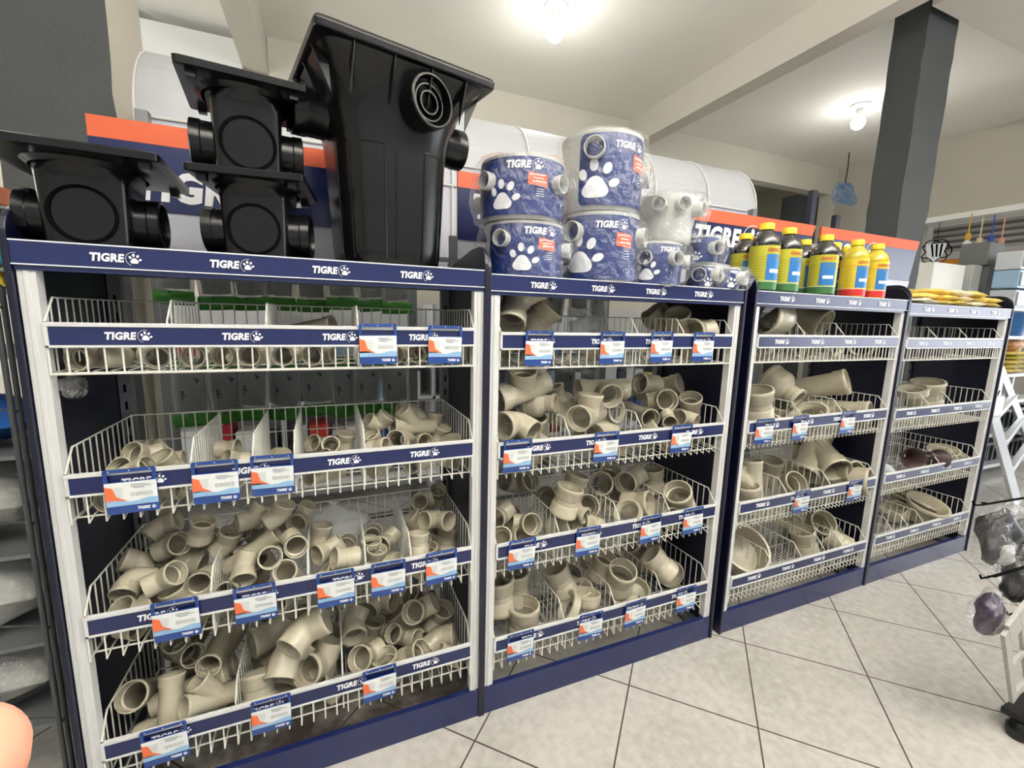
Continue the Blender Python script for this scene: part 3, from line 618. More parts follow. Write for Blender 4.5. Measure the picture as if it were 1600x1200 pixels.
 (0,3,'pipe',0.06434999999999999,(0.269,0.286,0.302),(-0.211,-0.976,0.061),(0.229,-0.11,-0.967),'beige pipe facing the viewer, seventh pipe from left in bottom basket, leftmost rack'),
 (0,3,'pipe',0.058499999999999996,(0.198,0.12,0.297),(0.973,0.119,0.2),(0.177,0.176,-0.968),'beige pipe open end turned right, eighth pipe from the left in bottom basket, leftmost rack'),
 (0,3,'pipe',0.058499999999999996,(0.196,0.165,0.238),(0.948,0.069,0.312),(0.295,0.189,-0.937),'beige pipe open end turned right, ninth pipe from the left in bottom basket, leftmost rack'),
 (0,3,'pipe',0.058499999999999996,(0.212,0.214,0.236),(0.951,0.106,0.29),(0.267,0.186,-0.945),'beige pipe open end turned right, tenth pipe from the left in bottom basket, leftmost rack'),
 (0,3,'elbow45',0.06083999999999999,(0.159,0.317,0.264),(-0.41,-0.061,0.91),(0.558,-0.806,0.198),'beige bend open end turned left, first bend from the left in bottom basket, leftmost rack'),
 (0,3,'pipe',0.058499999999999996,(0.164,0.099,0.236),(0.963,0.051,0.266),(0.253,0.187,-0.949),'beige pipe open end turned right, sixth pipe from the left in bottom basket, leftmost rack'),
 (0,3,'pipe',0.058499999999999996,(0.155,0.366,0.284),(0.507,0.018,0.862),(0.828,0.267,-0.493),'beige pipe open end turned up, fifth pipe from the left in bottom basket, leftmost rack'),
 (0,3,'wye',0.058499999999999996,(0.265,0.072,0.284),(-0.786,-0.526,0.326),(0.074,0.443,0.893),'beige wye open end turned left, first wye from the left in bottom basket, leftmost rack'),
 (0,3,'pipe',0.058499999999999996,(0.202,0.258,0.254),(-0.614,-0.7,0.364),(-0.152,-0.348,-0.925),'beige pipe open end turned left, third pipe from the left in bottom basket, leftmost rack'),
 (0,3,'elbow90',0.08892,(0.561,0.107,0.275),(-0.5,-0.72,0.48),(0.408,0.294,0.865),'beige elbow facing the viewer, second elbow from left in bottom basket, leftmost rack'),
 (0,3,'elbow45',0.08892,(0.517,0.065,0.444),(0.928,0.015,0.371),(0.057,-0.993,-0.102),'beige bend open end turned right, seventh bend from the left in bottom basket, leftmost rack'),
 (0,3,'coupling',0.08892,(0.572,0.324,0.296),(0.112,-0.826,0.552),(0.463,-0.448,-0.765),'beige coupling facing the viewer, fourth coupling from left in bottom basket, leftmost rack'),
 (0,3,'elbow45',0.08892,(0.418,0.219,0.349),(-0.908,-0.42,-0.006),(0.028,-0.075,0.997),'beige bend open end turned left, second bend from the left in bottom basket, leftmost rack'),
 (0,3,'elbow45',0.08892,(0.462,0.086,0.354),(0.827,0.287,0.483),(0.496,-0.777,-0.388),'beige bend open end turned up, sixth bend from the left in bottom basket, leftmost rack'),
 (0,3,'elbow90',0.08892,(0.49,0.14,0.26),(-0.677,0.107,0.728),(-0.422,-0.867,-0.265),'beige elbow open end turned left, first elbow from the left in bottom basket, leftmost rack'),
 (0,3,'coupling',0.08892,(0.387,0.075,0.267),(-0.045,0.447,0.894),(0.387,0.832,-0.396),'beige coupling open end turned up, first coupling from the left in bottom basket, leftmost rack'),
 (0,3,'elbow45',0.08892,(0.412,0.272,0.24),(0.694,0.038,0.719),(-0.331,-0.87,0.365),'beige bend open end turned up, fifth bend from the left in bottom basket, leftmost rack'),
 (0,3,'elbow45',0.08892,(0.546,0.239,0.266),(0.493,-0.569,0.658),(-0.265,-0.819,-0.51),'beige bend facing the viewer, eighth bend from left in bottom basket, leftmost rack'),
 (0,3,'coupling',0.058499999999999996,(0.578,0.044,0.232),(-0.697,-0.174,0.696),(-0.714,0.073,-0.697),'beige coupling open end turned left, third coupling from the left in bottom basket, leftmost rack'),
 (0,3,'elbow45',0.08892,(0.377,0.353,0.271),(0.362,-0.258,0.896),(0.707,-0.55,-0.444),'beige bend open end turned up, third bend from the left in bottom basket, leftmost rack'),
 (0,3,'coupling',0.08892,(0.487,0.349,0.269),(-0.152,-0.04,0.988),(0.662,0.738,0.132),'beige coupling open end turned up, second coupling from the left in bottom basket, leftmost rack'),
 (0,3,'elbow45',0.07488,(0.728,0.24,0.244),(0.223,-0.108,0.969),(-0.887,-0.435,0.155),'beige bend open end turned up, eleventh bend from the left in bottom basket, leftmost rack'),
 (0,3,'elbow90',0.07488,(0.901,0.184,0.334),(-0.496,-0.715,0.492),(0.831,-0.226,0.509),'beige elbow facing the viewer, seventh elbow from left in bottom basket, leftmost rack'),
 (0,3,'elbow45',0.07488,(0.977,0.209,0.264),(0.262,-0.382,0.886),(-0.67,-0.733,-0.118),'beige bend open end turned up, 13th bend from the left in bottom basket, leftmost rack'),
 (0,3,'longelbow',0.07488,(0.87,0.235,0.217),(-0.526,0.198,0.827),(0.251,-0.893,0.373),'beige elbow open end turned up, fourth elbow from the left in bottom basket, leftmost rack'),
 (0,3,'elbow45',0.07488,(0.96,0.139,0.24),(0.926,-0.354,0.132),(-0.301,-0.902,-0.311),'beige bend open end turned right, 14th bend from the left in bottom basket, leftmost rack'),
 (0,3,'elbow90',0.07488,(0.765,0.28,0.358),(0.733,-0.676,0.075),(-0.654,-0.731,-0.196),'beige elbow open end turned right, fifth elbow from the left in bottom basket, leftmost rack'),
 (0,3,'elbow45',0.07488,(0.666,0.194,0.336),(0.031,-0.973,-0.227),(0.726,-0.135,0.675),'beige bend open end turned down, ninth bend from the left in bottom basket, leftmost rack'),
 (0,3,'coupling',0.07488,(0.766,0.051,0.251),(-0.218,-0.045,0.975),(0.418,0.898,0.135),'beige coupling open end turned up, sixth coupling from the left in bottom basket, leftmost rack'),
 (0,3,'elbow45',0.07488,(0.766,0.313,0.256),(0.414,-0.205,0.887),(0.474,-0.784,-0.402),'beige bend open end turned up, twelfth bend from the left in bottom basket, leftmost rack'),
 (0,3,'coupling',0.07488,(0.92,0.261,0.252),(-0.211,-0.245,0.946),(0.788,-0.616,0.016),'beige coupling facing the viewer, seventh coupling from left in bottom basket, leftmost rack'),
 (0,3,'elbow90',0.07488,(0.929,0.331,0.253),(-0.581,-0.108,0.806),(0.746,-0.466,0.475),'beige elbow open end turned left, sixth elbow from the left in bottom basket, leftmost rack'),
 (0,3,'coupling',0.07488,(0.854,0.07,0.246),(0.627,-0.471,0.621),(0.683,-0.052,-0.729),'beige coupling open end turned right, eighth coupling from the left in bottom basket, leftmost rack'),
 (0,3,'elbow45',0.07488,(0.707,0.095,0.269),(-0.493,-0.671,0.554),(0.754,-0.012,0.657),'beige bend facing the viewer, tenth bend from left in bottom basket, leftmost rack'),
 (0,3,'coupling',0.07488,(0.678,0.291,0.273),(0.236,-0.205,0.95),(0.971,0.021,-0.237),'beige coupling open end turned up, fifth coupling from the left in bottom basket, leftmost rack'),
 (1,0,'longelbow',0.09520000000000002,(1.242,0.148,1.494),(-0.38,-0.553,-0.742),(0.703,-0.694,0.158),'beige elbow open end turned down, the only elbow in top basket, second rack'),
 (1,0,'coupling',0.09856000000000001,(1.357,0.176,1.428),(0.522,-0.473,0.709),(0.757,-0.126,-0.641),'beige coupling open end turned right, second coupling from the left in top basket, second rack'),
 (1,0,'coupling',0.084,(2.027,0.328,1.445),(0.276,-0.848,0.453),(0.49,-0.281,-0.825),'beige coupling open end turned right, fourth coupling from the left in top basket, second rack'),
 (1,0,'elbow45',0.07840000000000001,(1.993,0.259,1.428),(-0.744,0.17,0.647),(-0.416,-0.874,-0.249),'beige bend open end turned up, second bend from the left in top basket, second rack'),
 (1,0,'coupling',0.09184000000000002,(1.981,0.142,1.415),(-0.429,-0.412,0.804),(-0.43,-0.69,-0.582),'beige coupling open end turned up, fifth coupling from the left in top basket, second rack'),
 (1,0,'elbow45',0.09520000000000002,(2.047,0.094,1.378),(-0.898,-0.428,0.102),(0.433,-0.815,0.386),'beige bend facing the viewer, third bend from left in top basket, second rack'),
 (1,0,'elbow45',0.08960000000000001,(1.327,0.306,1.358),(0.124,-0.611,0.782),(-0.553,-0.697,-0.457),'beige bend open end turned up, first bend from the left in top basket, second rack'),
 (1,1,'tee',0.0918,(1.271,0.135,1.161),(-0.953,-0.193,-0.233),(-0.144,-0.386,0.911),'beige tee open end turned left, first tee from the left in second basket, second rack'),
 (1,1,'reducer',0.08424000000000001,(1.353,0.155,1.105),(0.692,-0.714,0.102),(0.306,0.163,-0.938),'beige reducer open end turned right, second reducer from the left in second basket, second rack'),
 (1,1,'elbow90',0.0918,(1.237,0.095,1.05),(-0.858,-0.513,0.033),(0.477,-0.818,-0.322),'beige elbow facing the viewer, first elbow from left in second basket, second rack'),
 (1,1,'coupling',0.08856000000000001,(1.35,0.18,0.994),(-0.156,-0.212,0.965),(0.978,-0.173,0.12),'beige coupling open end turned up, first coupling from the left in second basket, second rack'),
 (1,1,'tee',0.08856000000000001,(1.649,0.175,1.139),(-0.985,0.171,-0.038),(-0.164,-0.976,-0.141),'beige tee open end turned left, second tee from the left in second basket, second rack'),
 (1,1,'tee',0.0864,(1.527,0.083,1.064),(-0.787,-0.616,0.037),(0.074,-0.034,0.997),'beige tee facing the viewer, third tee from left in second basket, second rack'),
 (1,1,'pipe',0.0864,(1.576,0.185,1.002),(-0.907,0.245,0.342),(-0.236,0.376,-0.896),'beige pipe open end turned left, first pipe from the left in second basket, second rack'),
 (1,1,'elbow90',0.08424000000000001,(1.971,0.193,1.078),(-0.361,-0.913,0.189),(-0.931,0.341,-0.131),'beige elbow facing the viewer, fifth elbow from left in second basket, second rack'),
 (1,1,'pipe',0.07560000000000001,(1.883,0.233,1.014),(-0.214,-0.976,0.029),(0.233,-0.08,-0.969),'beige pipe facing the viewer, second pipe from left in second basket, second rack'),
 (1,1,'tee',0.0864,(2.046,0.3,1.112),(0.47,-0.824,0.316),(-0.545,-0.552,-0.631),'beige tee open end turned right, fifth tee from the left in second basket, second rack'),
 (1,1,'longelbow',0.0864,(2.108,0.154,1.0),(-0.351,-0.306,0.885),(-0.936,0.152,-0.319),'beige elbow open end turned up, eighth elbow from the left in second basket, second rack'),
 (1,1,'elbow90',0.0648,(2.027,0.103,1.016),(-0.918,-0.37,0.144),(0.346,-0.923,-0.167),'beige elbow facing the viewer, seventh elbow from left in second basket, second rack'),
 (1,1,'elbow45',0.054000000000000006,(1.935,0.095,1.013),(-0.572,-0.815,-0.089),(-0.408,0.189,0.893),'beige bend facing the viewer, third bend from left in second basket, second rack'),
 (1,1,'ring',0.09720000000000001,(1.705,0.164,1.053),(0.237,-0.954,0.186),(0.366,-0.09,-0.926),'beige ring open end turned right, the only ring in second basket, second rack'),
 (1,1,'elbow45',0.0648,(1.235,0.17,1.037),(-0.143,-0.585,0.798),(-0.716,-0.495,-0.492),'beige bend open end turned up, first bend from the left in second basket, second rack'),
 (1,1,'reducer',0.081,(1.509,0.269,1.088),(-0.415,0.005,0.91),(-0.517,0.822,-0.24),'beige reducer open end turned up, first reducer from the left in second basket, second rack'),
 (1,1,'elbow90',0.07560000000000001,(1.809,0.322,1.082),(0.15,-0.867,0.476),(-0.763,-0.408,-0.502),'beige elbow open end turned right, third elbow from the left in second basket, second rack'),
 (1,1,'coupling',0.0864,(1.556,0.118,0.96),(0.068,-0.877,0.475),(0.401,-0.412,-0.818),'beige coupling facing the viewer, second coupling from left in second basket, second rack'),
 (1,1,'elbow45',0.0864,(1.323,0.124,0.962),(-0.74,-0.316,0.593),(0.313,-0.943,-0.112),'beige bend open end turned left, second bend from the left in second basket, second rack'),
 (1,1,'coupling',0.0864,(1.938,0.247,1.14),(-0.982,-0.085,0.167),(-0.18,0.168,-0.969),'beige coupling open end turned left, third coupling from the left in second basket, second rack'),
 (1,2,'elbow90',0.07420000000000002,(1.301,0.145,0.628),(0.065,-0.907,0.417),(-0.958,0.06,0.28),'beige elbow facing the viewer, second elbow from left in third basket, second rack'),
 (1,2,'elbow45',0.07420000000000002,(1.201,0.153,0.674),(-0.653,-0.726,0.215),(0.553,-0.264,0.79),'beige bend facing the viewer, first bend from left in third basket, second rack'),
 (1,2,'elbow45',0.0689,(1.182,0.071,0.615),(-0.355,-0.598,0.718),(0.065,-0.782,-0.619),'beige bend facing the viewer, second bend from left in third basket, second rack'),
 (1,2,'coupling',0.0689,(1.275,0.215,0.618),(-0.043,-0.349,0.936),(0.845,-0.513,-0.153),'beige coupling open end turned up, first coupling from the left in third basket, second rack'),
 (1,2,'coupling',0.0689,(1.242,0.12,0.586),(0.604,-0.653,0.457),(0.556,-0.067,-0.829),'beige coupling open end turned right, second coupling from the left in third basket, second rack'),
 (1,2,'reducer',0.08268,(1.491,0.107,0.679),(0.454,-0.871,-0.186),(0.221,0.313,-0.924),'beige reducer open end turned right, the only reducer in third basket, second rack'),
 (1,2,'coupling',0.09010000000000001,(1.55,0.199,0.73),(0.311,-0.045,0.949),(0.921,0.261,-0.289),'beige coupling open end turned up, fifth coupling from the left in third basket, second rack'),
 (1,2,'coupling',0.09328,(1.431,0.053,0.745),(0.233,-0.086,0.969),(0.952,0.225,-0.209),'beige coupling open end turned up, third coupling from the left in third basket, second rack'),
 (1,2,'elbow90',0.09010000000000001,(1.495,0.283,0.636),(-0.679,-0.513,0.525),(0.511,-0.844,-0.164),'beige elbow facing the viewer, third elbow from left in third basket, second rack'),
 (1,2,'elbow45',0.09010000000000001,(1.602,0.191,0.636),(-0.33,-0.849,0.411),(-0.371,0.518,0.771),'beige bend facing the viewer, fourth bend from left in third basket, second rack'),
 (1,2,'coupling',0.09328,(1.713,0.237,0.699),(-0.512,-0.706,0.489),(-0.142,-0.492,-0.859),'beige coupling facing the viewer, seventh coupling from left in third basket, second rack'),
 (1,2,'elbow45',0.09010000000000001,(1.858,0.219,0.712),(-0.838,-0.538,0.09),(0.412,-0.517,0.75),'beige bend facing the viewer, sixth bend from left in third basket, second rack'),
 (1,2,'coupling',0.09010000000000001,(1.988,0.222,0.696),(-0.127,0.042,0.991),(0.574,0.818,0.039),'beige coupling open end turned up, tenth coupling from the left in third basket, second rack'),
 (1,2,'coupling',0.09752000000000001,(1.812,0.109,0.649),(0.478,-0.834,0.277),(0.435,-0.05,-0.899),'beige coupling open end turned right, ninth coupling from the left in third basket, second rack'),
 (1,2,'ring',0.1113,(1.726,0.053,0.645),(-0.688,-0.195,0.699),(-0.717,0.033,-0.697),'beige ring open end facing the viewer, the only ring in third basket, second rack'),
 (1,2,'coupling',0.10600000000000001,(2.016,0.078,0.654),(-0.545,-0.278,0.791),(-0.757,-0.243,-0.606),'beige coupling facing the viewer, twelfth coupling from left in third basket, second rack'),
 (1,2,'coupling',0.10388000000000001,(2.061,0.203,0.613),(0.539,-0.651,0.535),(0.61,-0.136,-0.781),'beige coupling open end turned right, 13th coupling from the left in third basket, second rack'),
 (1,2,'elbow45',0.0795,(1.789,0.237,0.609),(-0.193,-0.496,0.847),(-0.859,-0.331,-0.39),'beige bend facing the viewer, fifth bend from left in third basket, second rack'),
 (1,2,'elbow90',0.0848,(1.35,0.324,0.717),(0.373,-0.789,0.489),(-0.897,-0.172,0.408),'beige elbow open end turned right, first elbow from the left in third basket, second rack'),
 (1,2,'coupling',0.09010000000000001,(1.442,0.082,0.622),(0.475,-0.716,0.511),(0.583,-0.179,-0.793),'beige coupling open end turned right, fourth coupling from the left in third basket, second rack'),
 (1,2,'coupling',0.0848,(1.814,0.322,0.689),(-0.121,-0.43,0.895),(0.572,-0.767,-0.292),'beige coupling open end turned up, eighth coupling from the left in third basket, second rack'),
 (1,2,'cap',0.0848,(1.988,0.313,0.665),(-0.49,-0.497,0.716),(-0.381,-0.617,-0.688),'beige cap open end facing the viewer, the only cap in third basket, second rack'),
 (1,2,'coupling',0.09010000000000001,(1.56,0.092,0.6),(-0.885,-0.08,0.459),(-0.465,0.185,-0.866),'beige coupling open end turned left, sixth coupling from the left in third basket, second rack'),
 (1,3,'coupling',0.11000000000000001,(1.277,0.07,0.275),(-0.023,-0.006,1.0),(0.819,0.574,0.022),'beige coupling open end turned up, third coupling from the left in bottom basket, second rack'),
 (1,3,'coupling',0.11000000000000001,(1.279,0.179,0.346),(-0.021,0.019,1.0),(0.786,0.618,0.005),'beige coupling open end turned up, second coupling from the left in bottom basket, second rack'),
 (1,3,'coupling',0.11000000000000001,(1.193,0.127,0.368),(-0.041,0.041,0.998),(0.731,0.682,0.002),'beige coupling open end turned up, first coupling from the left in bottom basket, second rack'),
 (1,3,'coupling',0.099,(1.482,0.158,0.34),(-0.358,0.216,0.908),(-0.112,0.956,-0.272),'beige coupling open end turned up, fourth coupling from the left in bottom basket, second rack'),
 (1,3,'coupling',0.10450000000000001,(1.579,0.246,0.262),(-0.325,-0.55,0.769),(-0.042,-0.804,-0.593),'beige coupling facing the viewer, fifth coupling from left in bottom basket, second rack'),
 (1,3,'ring',0.11000000000000001,(1.57,0.144,0.285),(-0.103,-0.091,0.991),(0.869,0.476,0.134),'beige ring open end turned up, second ring from the left in bottom basket, second rack'),
 (1,3,'cap',0.11000000000000001,(1.551,0.065,0.296),(0.147,0.161,0.976),(0.764,0.609,-0.215),'beige cap open end turned up, first cap from the left in bottom basket, second rack'),
 (1,3,'ring',0.12100000000000001,(1.469,0.056,0.287),(-0.799,0.303,0.52),(-0.322,0.514,-0.795),'beige ring open end turned left, first ring from the left in bottom basket, second rack'),
 (1,3,'tee',0.10450000000000001,(1.805,0.281,0.278),(-0.364,-0.804,0.471),(-0.659,0.579,0.48),'beige tee open end facing the viewer, the only tee in bottom basket, second rack'),
 (1,3,'cap',0.099,(1.69,0.249,0.332),(0.051,-0.146,0.988),(0.988,0.151,-0.028),'beige cap open end turned up, second cap from the left in bottom basket, second rack'),
 (1,3,'coupling',0.09350000000000001,(1.69,0.16,0.358),(0.11,-0.266,0.958),(0.978,-0.145,-0.153),'beige coupling open end turned up, sixth coupling from the left in bottom basket, second rack'),
 (1,3,'cap',0.099,(1.838,0.106,0.24),(-0.084,-0.477,0.875),(0.58,-0.738,-0.346),'beige cap facing the viewer, third cap from left in bottom basket, second rack'),
 (1,3,'elbow90bb',0.11000000000000001,(2.079,0.234,0.244),(-0.882,0.23,0.411),(-0.191,-0.972,0.134),'beige elbow open end turned left, the only elbow in bottom basket, second rack'),
 (1,3,'coupling',0.099,(1.942,0.088,0.358),(-0.584,0.421,0.694),(-0.222,0.74,-0.635),'beige coupling open end turned up, eighth coupling from the left in bottom basket, second rack'),
 (1,3,'elbow45',0.099,(2.02,0.33,0.241),(-0.503,0.13,0.854),(0.427,-0.822,0.377),'beige bend open end turned up, first bend from the left in bottom basket, second rack'),
 (1,3,'coupling',0.099,(2.082,0.33,0.301),(-0.051,-0.411,0.91),(0.735,-0.633,-0.244),'beige coupling open end turned up, ninth coupling from the left in bottom basket, second rack'),
 (1,3,'coupling',0.10450000000000001,(1.728,0.08,0.34),(-0.104,-0.379,0.92),(0.7,-0.685,-0.203),'beige coupling facing the viewer, seventh coupling from left in bottom basket, second rack'),
 (2,0,'elbow45',0.15400000000000003,(2.546,0.108,1.446),(-0.995,-0.064,0.081),(-0.032,0.938,0.345),'beige bend open end facing the viewer, the only bend in top basket, third rack'),
 (2,0,'longelbow',0.12650000000000003,(2.839,0.25,1.49),(0.164,-0.913,-0.373),(-0.461,0.263,-0.848),'beige elbow open end turned right, the only elbow in top basket, third rack'),
 (2,1,'coupling',0.126,(2.441,0.088,1.053),(-0.246,-0.069,0.967),(0.304,0.942,0.144),'beige coupling open end turned up, first coupling from the left in second basket, third rack'),
 (2,1,'reducer',0.126,(2.714,0.179,1.107),(0.148,-0.88,-0.451),(0.249,0.474,-0.844),'beige reducer open end turned right, the only reducer in second basket, third rack'),
 (2,1,'pipe',0.1155,(2.953,0.211,1.087),(0.367,-0.873,0.323),(0.447,-0.139,-0.884),'beige pipe open end turned right, first pipe from the left in second basket, third rack'),
 (2,1,'pipe',0.12075000000000001,(3.17,0.225,0.952),(0.296,-0.952,0.075),(0.336,0.031,-0.941),'beige pipe open end turned right, second pipe from the left in second basket, third rack'),
 (2,1,'ring',0.1365,(2.864,0.103,0.983),(-0.46,-0.16,0.874),(-0.885,0.164,-0.436),'beige ring open end turned up, third ring from the left in second basket, third rack'),
 (2,1,'ring',0.126,(2.512,0.092,0.967),(-0.21,-0.134,0.968),(0.777,0.579,0.249),'beige ring open end turned up, second ring from the left in second basket, third rack'),
 (2,1,'coupling',0.10500000000000001,(2.722,0.215,0.98),(-0.146,-0.55,0.823),(0.375,-0.8,-0.468),'beige coupling open end turned up, second coupling from the left in second basket, third rack'),
 (2,1,'ring',0.1155,(2.993,0.071,0.977),(-0.328,-0.039,0.944),(-0.269,0.962,-0.054),'beige ring open end turned up, fourth ring from the left in second basket, third rack'),
 (2,2,'pipe',0.126,(3.205,0.231,0.595),(-0.098,-0.963,0.251),(0.266,-0.268,-0.926),'beige pipe open end turned right, first pipe from the left in third basket, third rack'),
 (2,2,'wye',0.0945,(2.48,0.097,0.65),(-0.011,0.169,0.986),(-0.937,0.343,-0.069),'beige wye open end turned up, first wye from the left in third basket, third rack'),
 (2,2,'pipe',0.126,(3.157,0.184,0.596),(0.344,-0.935,0.087),(0.342,0.039,-0.939),'beige pipe open end turned right, second pipe from the left in third basket, third rack'),
 (2,2,'wye',0.13125,(3.116,0.228,0.722),(-0.721,-0.248,-0.648),(0.253,-0.963,0.087),'beige wye open end turned down, second wye from the left in third basket, third rack'),
 (2,2,'coupling',0.12075000000000001,(3.197,0.293,0.664),(0.252,-0.927,0.279),(0.402,-0.162,-0.901),'beige coupling open end turned right, third coupling from the left in third basket, third rack'),
 (2,2,'coupling',0.10500000000000001,(2.796,0.134,0.598),(-0.193,-0.805,0.561),(0.206,-0.592,-0.779),'beige coupling open end turned right, second coupling from the left in third basket, third rack'),
 (2,2,'coupling',0.10500000000000001,(2.413,0.067,0.614),(-0.143,-0.007,0.99),(0.618,0.781,0.095),'beige coupling open end turned up, first coupling from the left in third basket, third rack'),
 (2,2,'elbow45',0.10500000000000001,(2.83,0.269,0.612),(-0.14,-0.188,0.972),(-0.959,0.272,-0.085),'beige bend open end turned up, the only bend in third basket, third rack'),
 (2,3,'cap',0.231,(2.507,0.146,0.276),(-0.193,-0.657,0.729),(0.229,-0.753,-0.617),'beige cap facing the viewer, first cap from left in bottom basket, third rack'),
 (2,3,'elbow45',0.12100000000000001,(3.15,0.194,0.295),(-0.369,-0.761,0.533),(-0.851,0.507,0.135),'beige bend open end facing the viewer, the only bend in bottom basket, third rack'),
 (2,3,'coupling',0.11000000000000001,(3.187,0.095,0.237),(-0.599,0.661,0.453),(0.0,0.566,-0.825),'beige coupling open end turned left, second coupling from the left in bottom basket, third rack'),
 (2,3,'coupling',0.11000000000000001,(2.973,0.125,0.259),(-0.281,0.115,0.953),(0.048,0.993,-0.106),'beige coupling open end turned up, first coupling from the left in bottom basket, third rack'),
 (2,3,'coupling',0.099,(3.226,0.17,0.241),(0.086,-0.557,0.826),(0.692,-0.563,-0.452),'beige coupling open end turned right, third coupling from the left in bottom basket, third rack'),
 (2,3,'cap',0.11000000000000001,(3.045,0.252,0.275),(-0.447,-0.065,0.892),(-0.737,0.593,-0.326),'beige cap open end turned up, second cap from the left in bottom basket, third rack'),
 (3,1,'coupling',0.15,(3.966,0.146,1.015),(-0.201,-0.063,0.978),(0.548,0.82,0.166),'beige coupling open end turned up, the only coupling in second basket, farthest rack'),
 (3,1,'ring',0.15,(3.797,0.14,1.047),(-0.291,-0.003,0.957),(-0.02,1.0,-0.003),'beige ring open end turned up, the only ring in second basket, farthest rack'),
 (3,2,'ring',0.16,(4.279,0.146,0.621),(-0.252,-0.125,0.96),(0.426,0.876,0.226),'beige ring open end turned up, first ring from the left in third basket, farthest rack'),
 (3,2,'ring',0.13,(4.273,0.067,0.605),(-0.134,-0.462,0.877),(0.494,-0.798,-0.345),'beige ring open end turned up, second ring from the left in third basket, farthest rack'),
 (3,3,'cap',0.14,(3.952,0.196,0.235),(-0.388,0.095,0.917),(-0.293,0.931,-0.22),'beige cap open end turned up, the only cap in bottom basket, farthest rack'),
 (3,3,'coupling',0.12,(4.151,0.263,0.271),(-0.332,-0.176,0.927),(-0.928,0.239,-0.287),'beige coupling open end turned up, the only coupling in bottom basket, farthest rack'),
 (0,0,'elbow90',0.05,(0.086,0.072,1.304),(-0.34,-0.94,-0.04),(-0.936,0.334,0.112),'beige elbow open end turned left, first elbow from the left in top basket, leftmost rack'),
 (0,0,'elbow90',0.05,(0.151,0.068,1.304),(-0.749,-0.661,0.037),(-0.657,0.749,0.092),'beige elbow open end turned left, second elbow from the left in top basket, leftmost rack'),
 (0,0,'elbow45',0.05,(0.214,0.07,1.304),(0.255,-0.967,-0.025),(-0.946,-0.254,0.2),'beige bend facing the viewer, first bend from left in top basket, leftmost rack'),
 (0,0,'elbow45',0.05,(0.303,0.07,1.304),(-0.092,-0.995,0.029),(-0.996,0.092,0.02),'beige bend facing the viewer, second bend from left in top basket, leftmost rack'),
 (0,0,'coupling',0.05,(0.369,0.07,1.304),(-0.308,-0.95,0.058),(0.928,-0.286,0.24),'beige coupling facing the viewer, first coupling from left in top basket, leftmost rack'),
 (0,0,'elbow45',0.05,(0.427,0.07,1.304),(-0.085,-0.993,0.078),(0.995,-0.081,0.061),'beige bend facing the viewer, third bend from left in top basket, leftmost rack'),
 (0,0,'elbow45',0.05,(0.506,0.073,1.303),(-0.033,-0.998,0.049),(0.97,-0.02,0.244),'beige bend facing the viewer, fourth bend from left in top basket, leftmost rack'),
 (0,0,'tee',0.05,(0.599,0.08,1.305),(-0.384,-0.923,-0.0),(-0.903,0.375,0.212),'beige tee facing the viewer, second tee from left in top basket, leftmost rack'),
 (0,0,'coupling',0.05,(0.651,0.07,1.305),(-0.163,-0.979,0.124),(0.978,-0.143,0.151),'beige coupling facing the viewer, second coupling from left in top basket, leftmost rack'),
 (0,0,'elbow45',0.05,(0.733,0.076,1.304),(-0.182,-0.983,-0.017),(0.982,-0.183,0.041),'beige bend facing the viewer, sixth bend from left in top basket, leftmost rack'),
 (0,0,'elbow45',0.05,(0.792,0.078,1.304),(0.432,-0.901,-0.034),(0.898,0.426,0.112),'beige bend facing the viewer, seventh bend from left in top basket, leftmost rack'),
 (0,0,'tee',0.05,(0.874,0.083,1.306),(-0.088,-0.995,0.041),(-0.957,0.096,0.275),'beige tee facing the viewer, third tee from left in top basket, leftmost rack'),
 (0,0,'elbow45',0.05,(0.938,0.081,1.306),(-0.725,-0.683,0.09),(0.624,-0.596,0.505),'beige bend facing the viewer, eighth bend from left in top basket, leftmost rack'),
 (0,0,'coupling',0.05,(0.999,0.055,1.304),(-0.763,-0.645,0.042),(-0.616,0.745,0.255),'beige coupling facing the viewer, fifth coupling from left in top basket, leftmost rack'),
 (0,0,'elbow90',0.045,(0.317,0.18,1.301),(0.6,-0.8,-0.024),(-0.778,-0.59,0.216),'beige elbow facing the viewer, third elbow from left in top basket, leftmost rack'),
 (0,0,'tee',0.045,(0.416,0.18,1.301),(-0.844,-0.534,0.04),(0.093,-0.073,0.993),'beige tee open end turned left, first tee from the left in top basket, leftmost rack'),
 (0,0,'coupling',0.045,(0.754,0.18,1.302),(0.47,-0.87,0.146),(0.827,0.492,0.272),'beige coupling facing the viewer, third coupling from left in top basket, leftmost rack'),
 (0,0,'elbow90',0.045,(0.828,0.18,1.301),(-0.74,-0.668,0.081),(-0.648,0.74,0.177),'beige elbow open end turned left, fourth elbow from the left in top basket, leftmost rack'),
 (0,0,'coupling',0.045,(0.91,0.18,1.301),(-0.5,-0.866,-0.021),(0.831,-0.486,0.27),'beige coupling facing the viewer, fourth coupling from left in top basket, leftmost rack'),
 (0,0,'elbow90',0.045,(0.987,0.18,1.301),(0.441,-0.896,0.053),(-0.875,-0.416,0.247),'beige elbow open end turned right, fifth elbow from the left in top basket, leftmost rack'),
 (0,1,'tee',0.048,(0.106,0.08,0.943),(-0.242,-0.97,0.029),(0.946,-0.229,0.23),'beige tee facing the viewer, first tee from left in second basket, leftmost rack'),
 (0,1,'elbow45',0.048,(0.209,0.07,0.945),(0.917,-0.396,0.038),(0.253,0.654,0.713),'beige bend open end turned right, third bend from the left in second basket, leftmost rack'),
 (0,1,'elbow45',0.045,(0.346,0.07,0.943),(0.159,-0.986,0.057),(0.969,0.167,0.184),'beige bend facing the viewer, fifth bend from left in second basket, leftmost rack'),
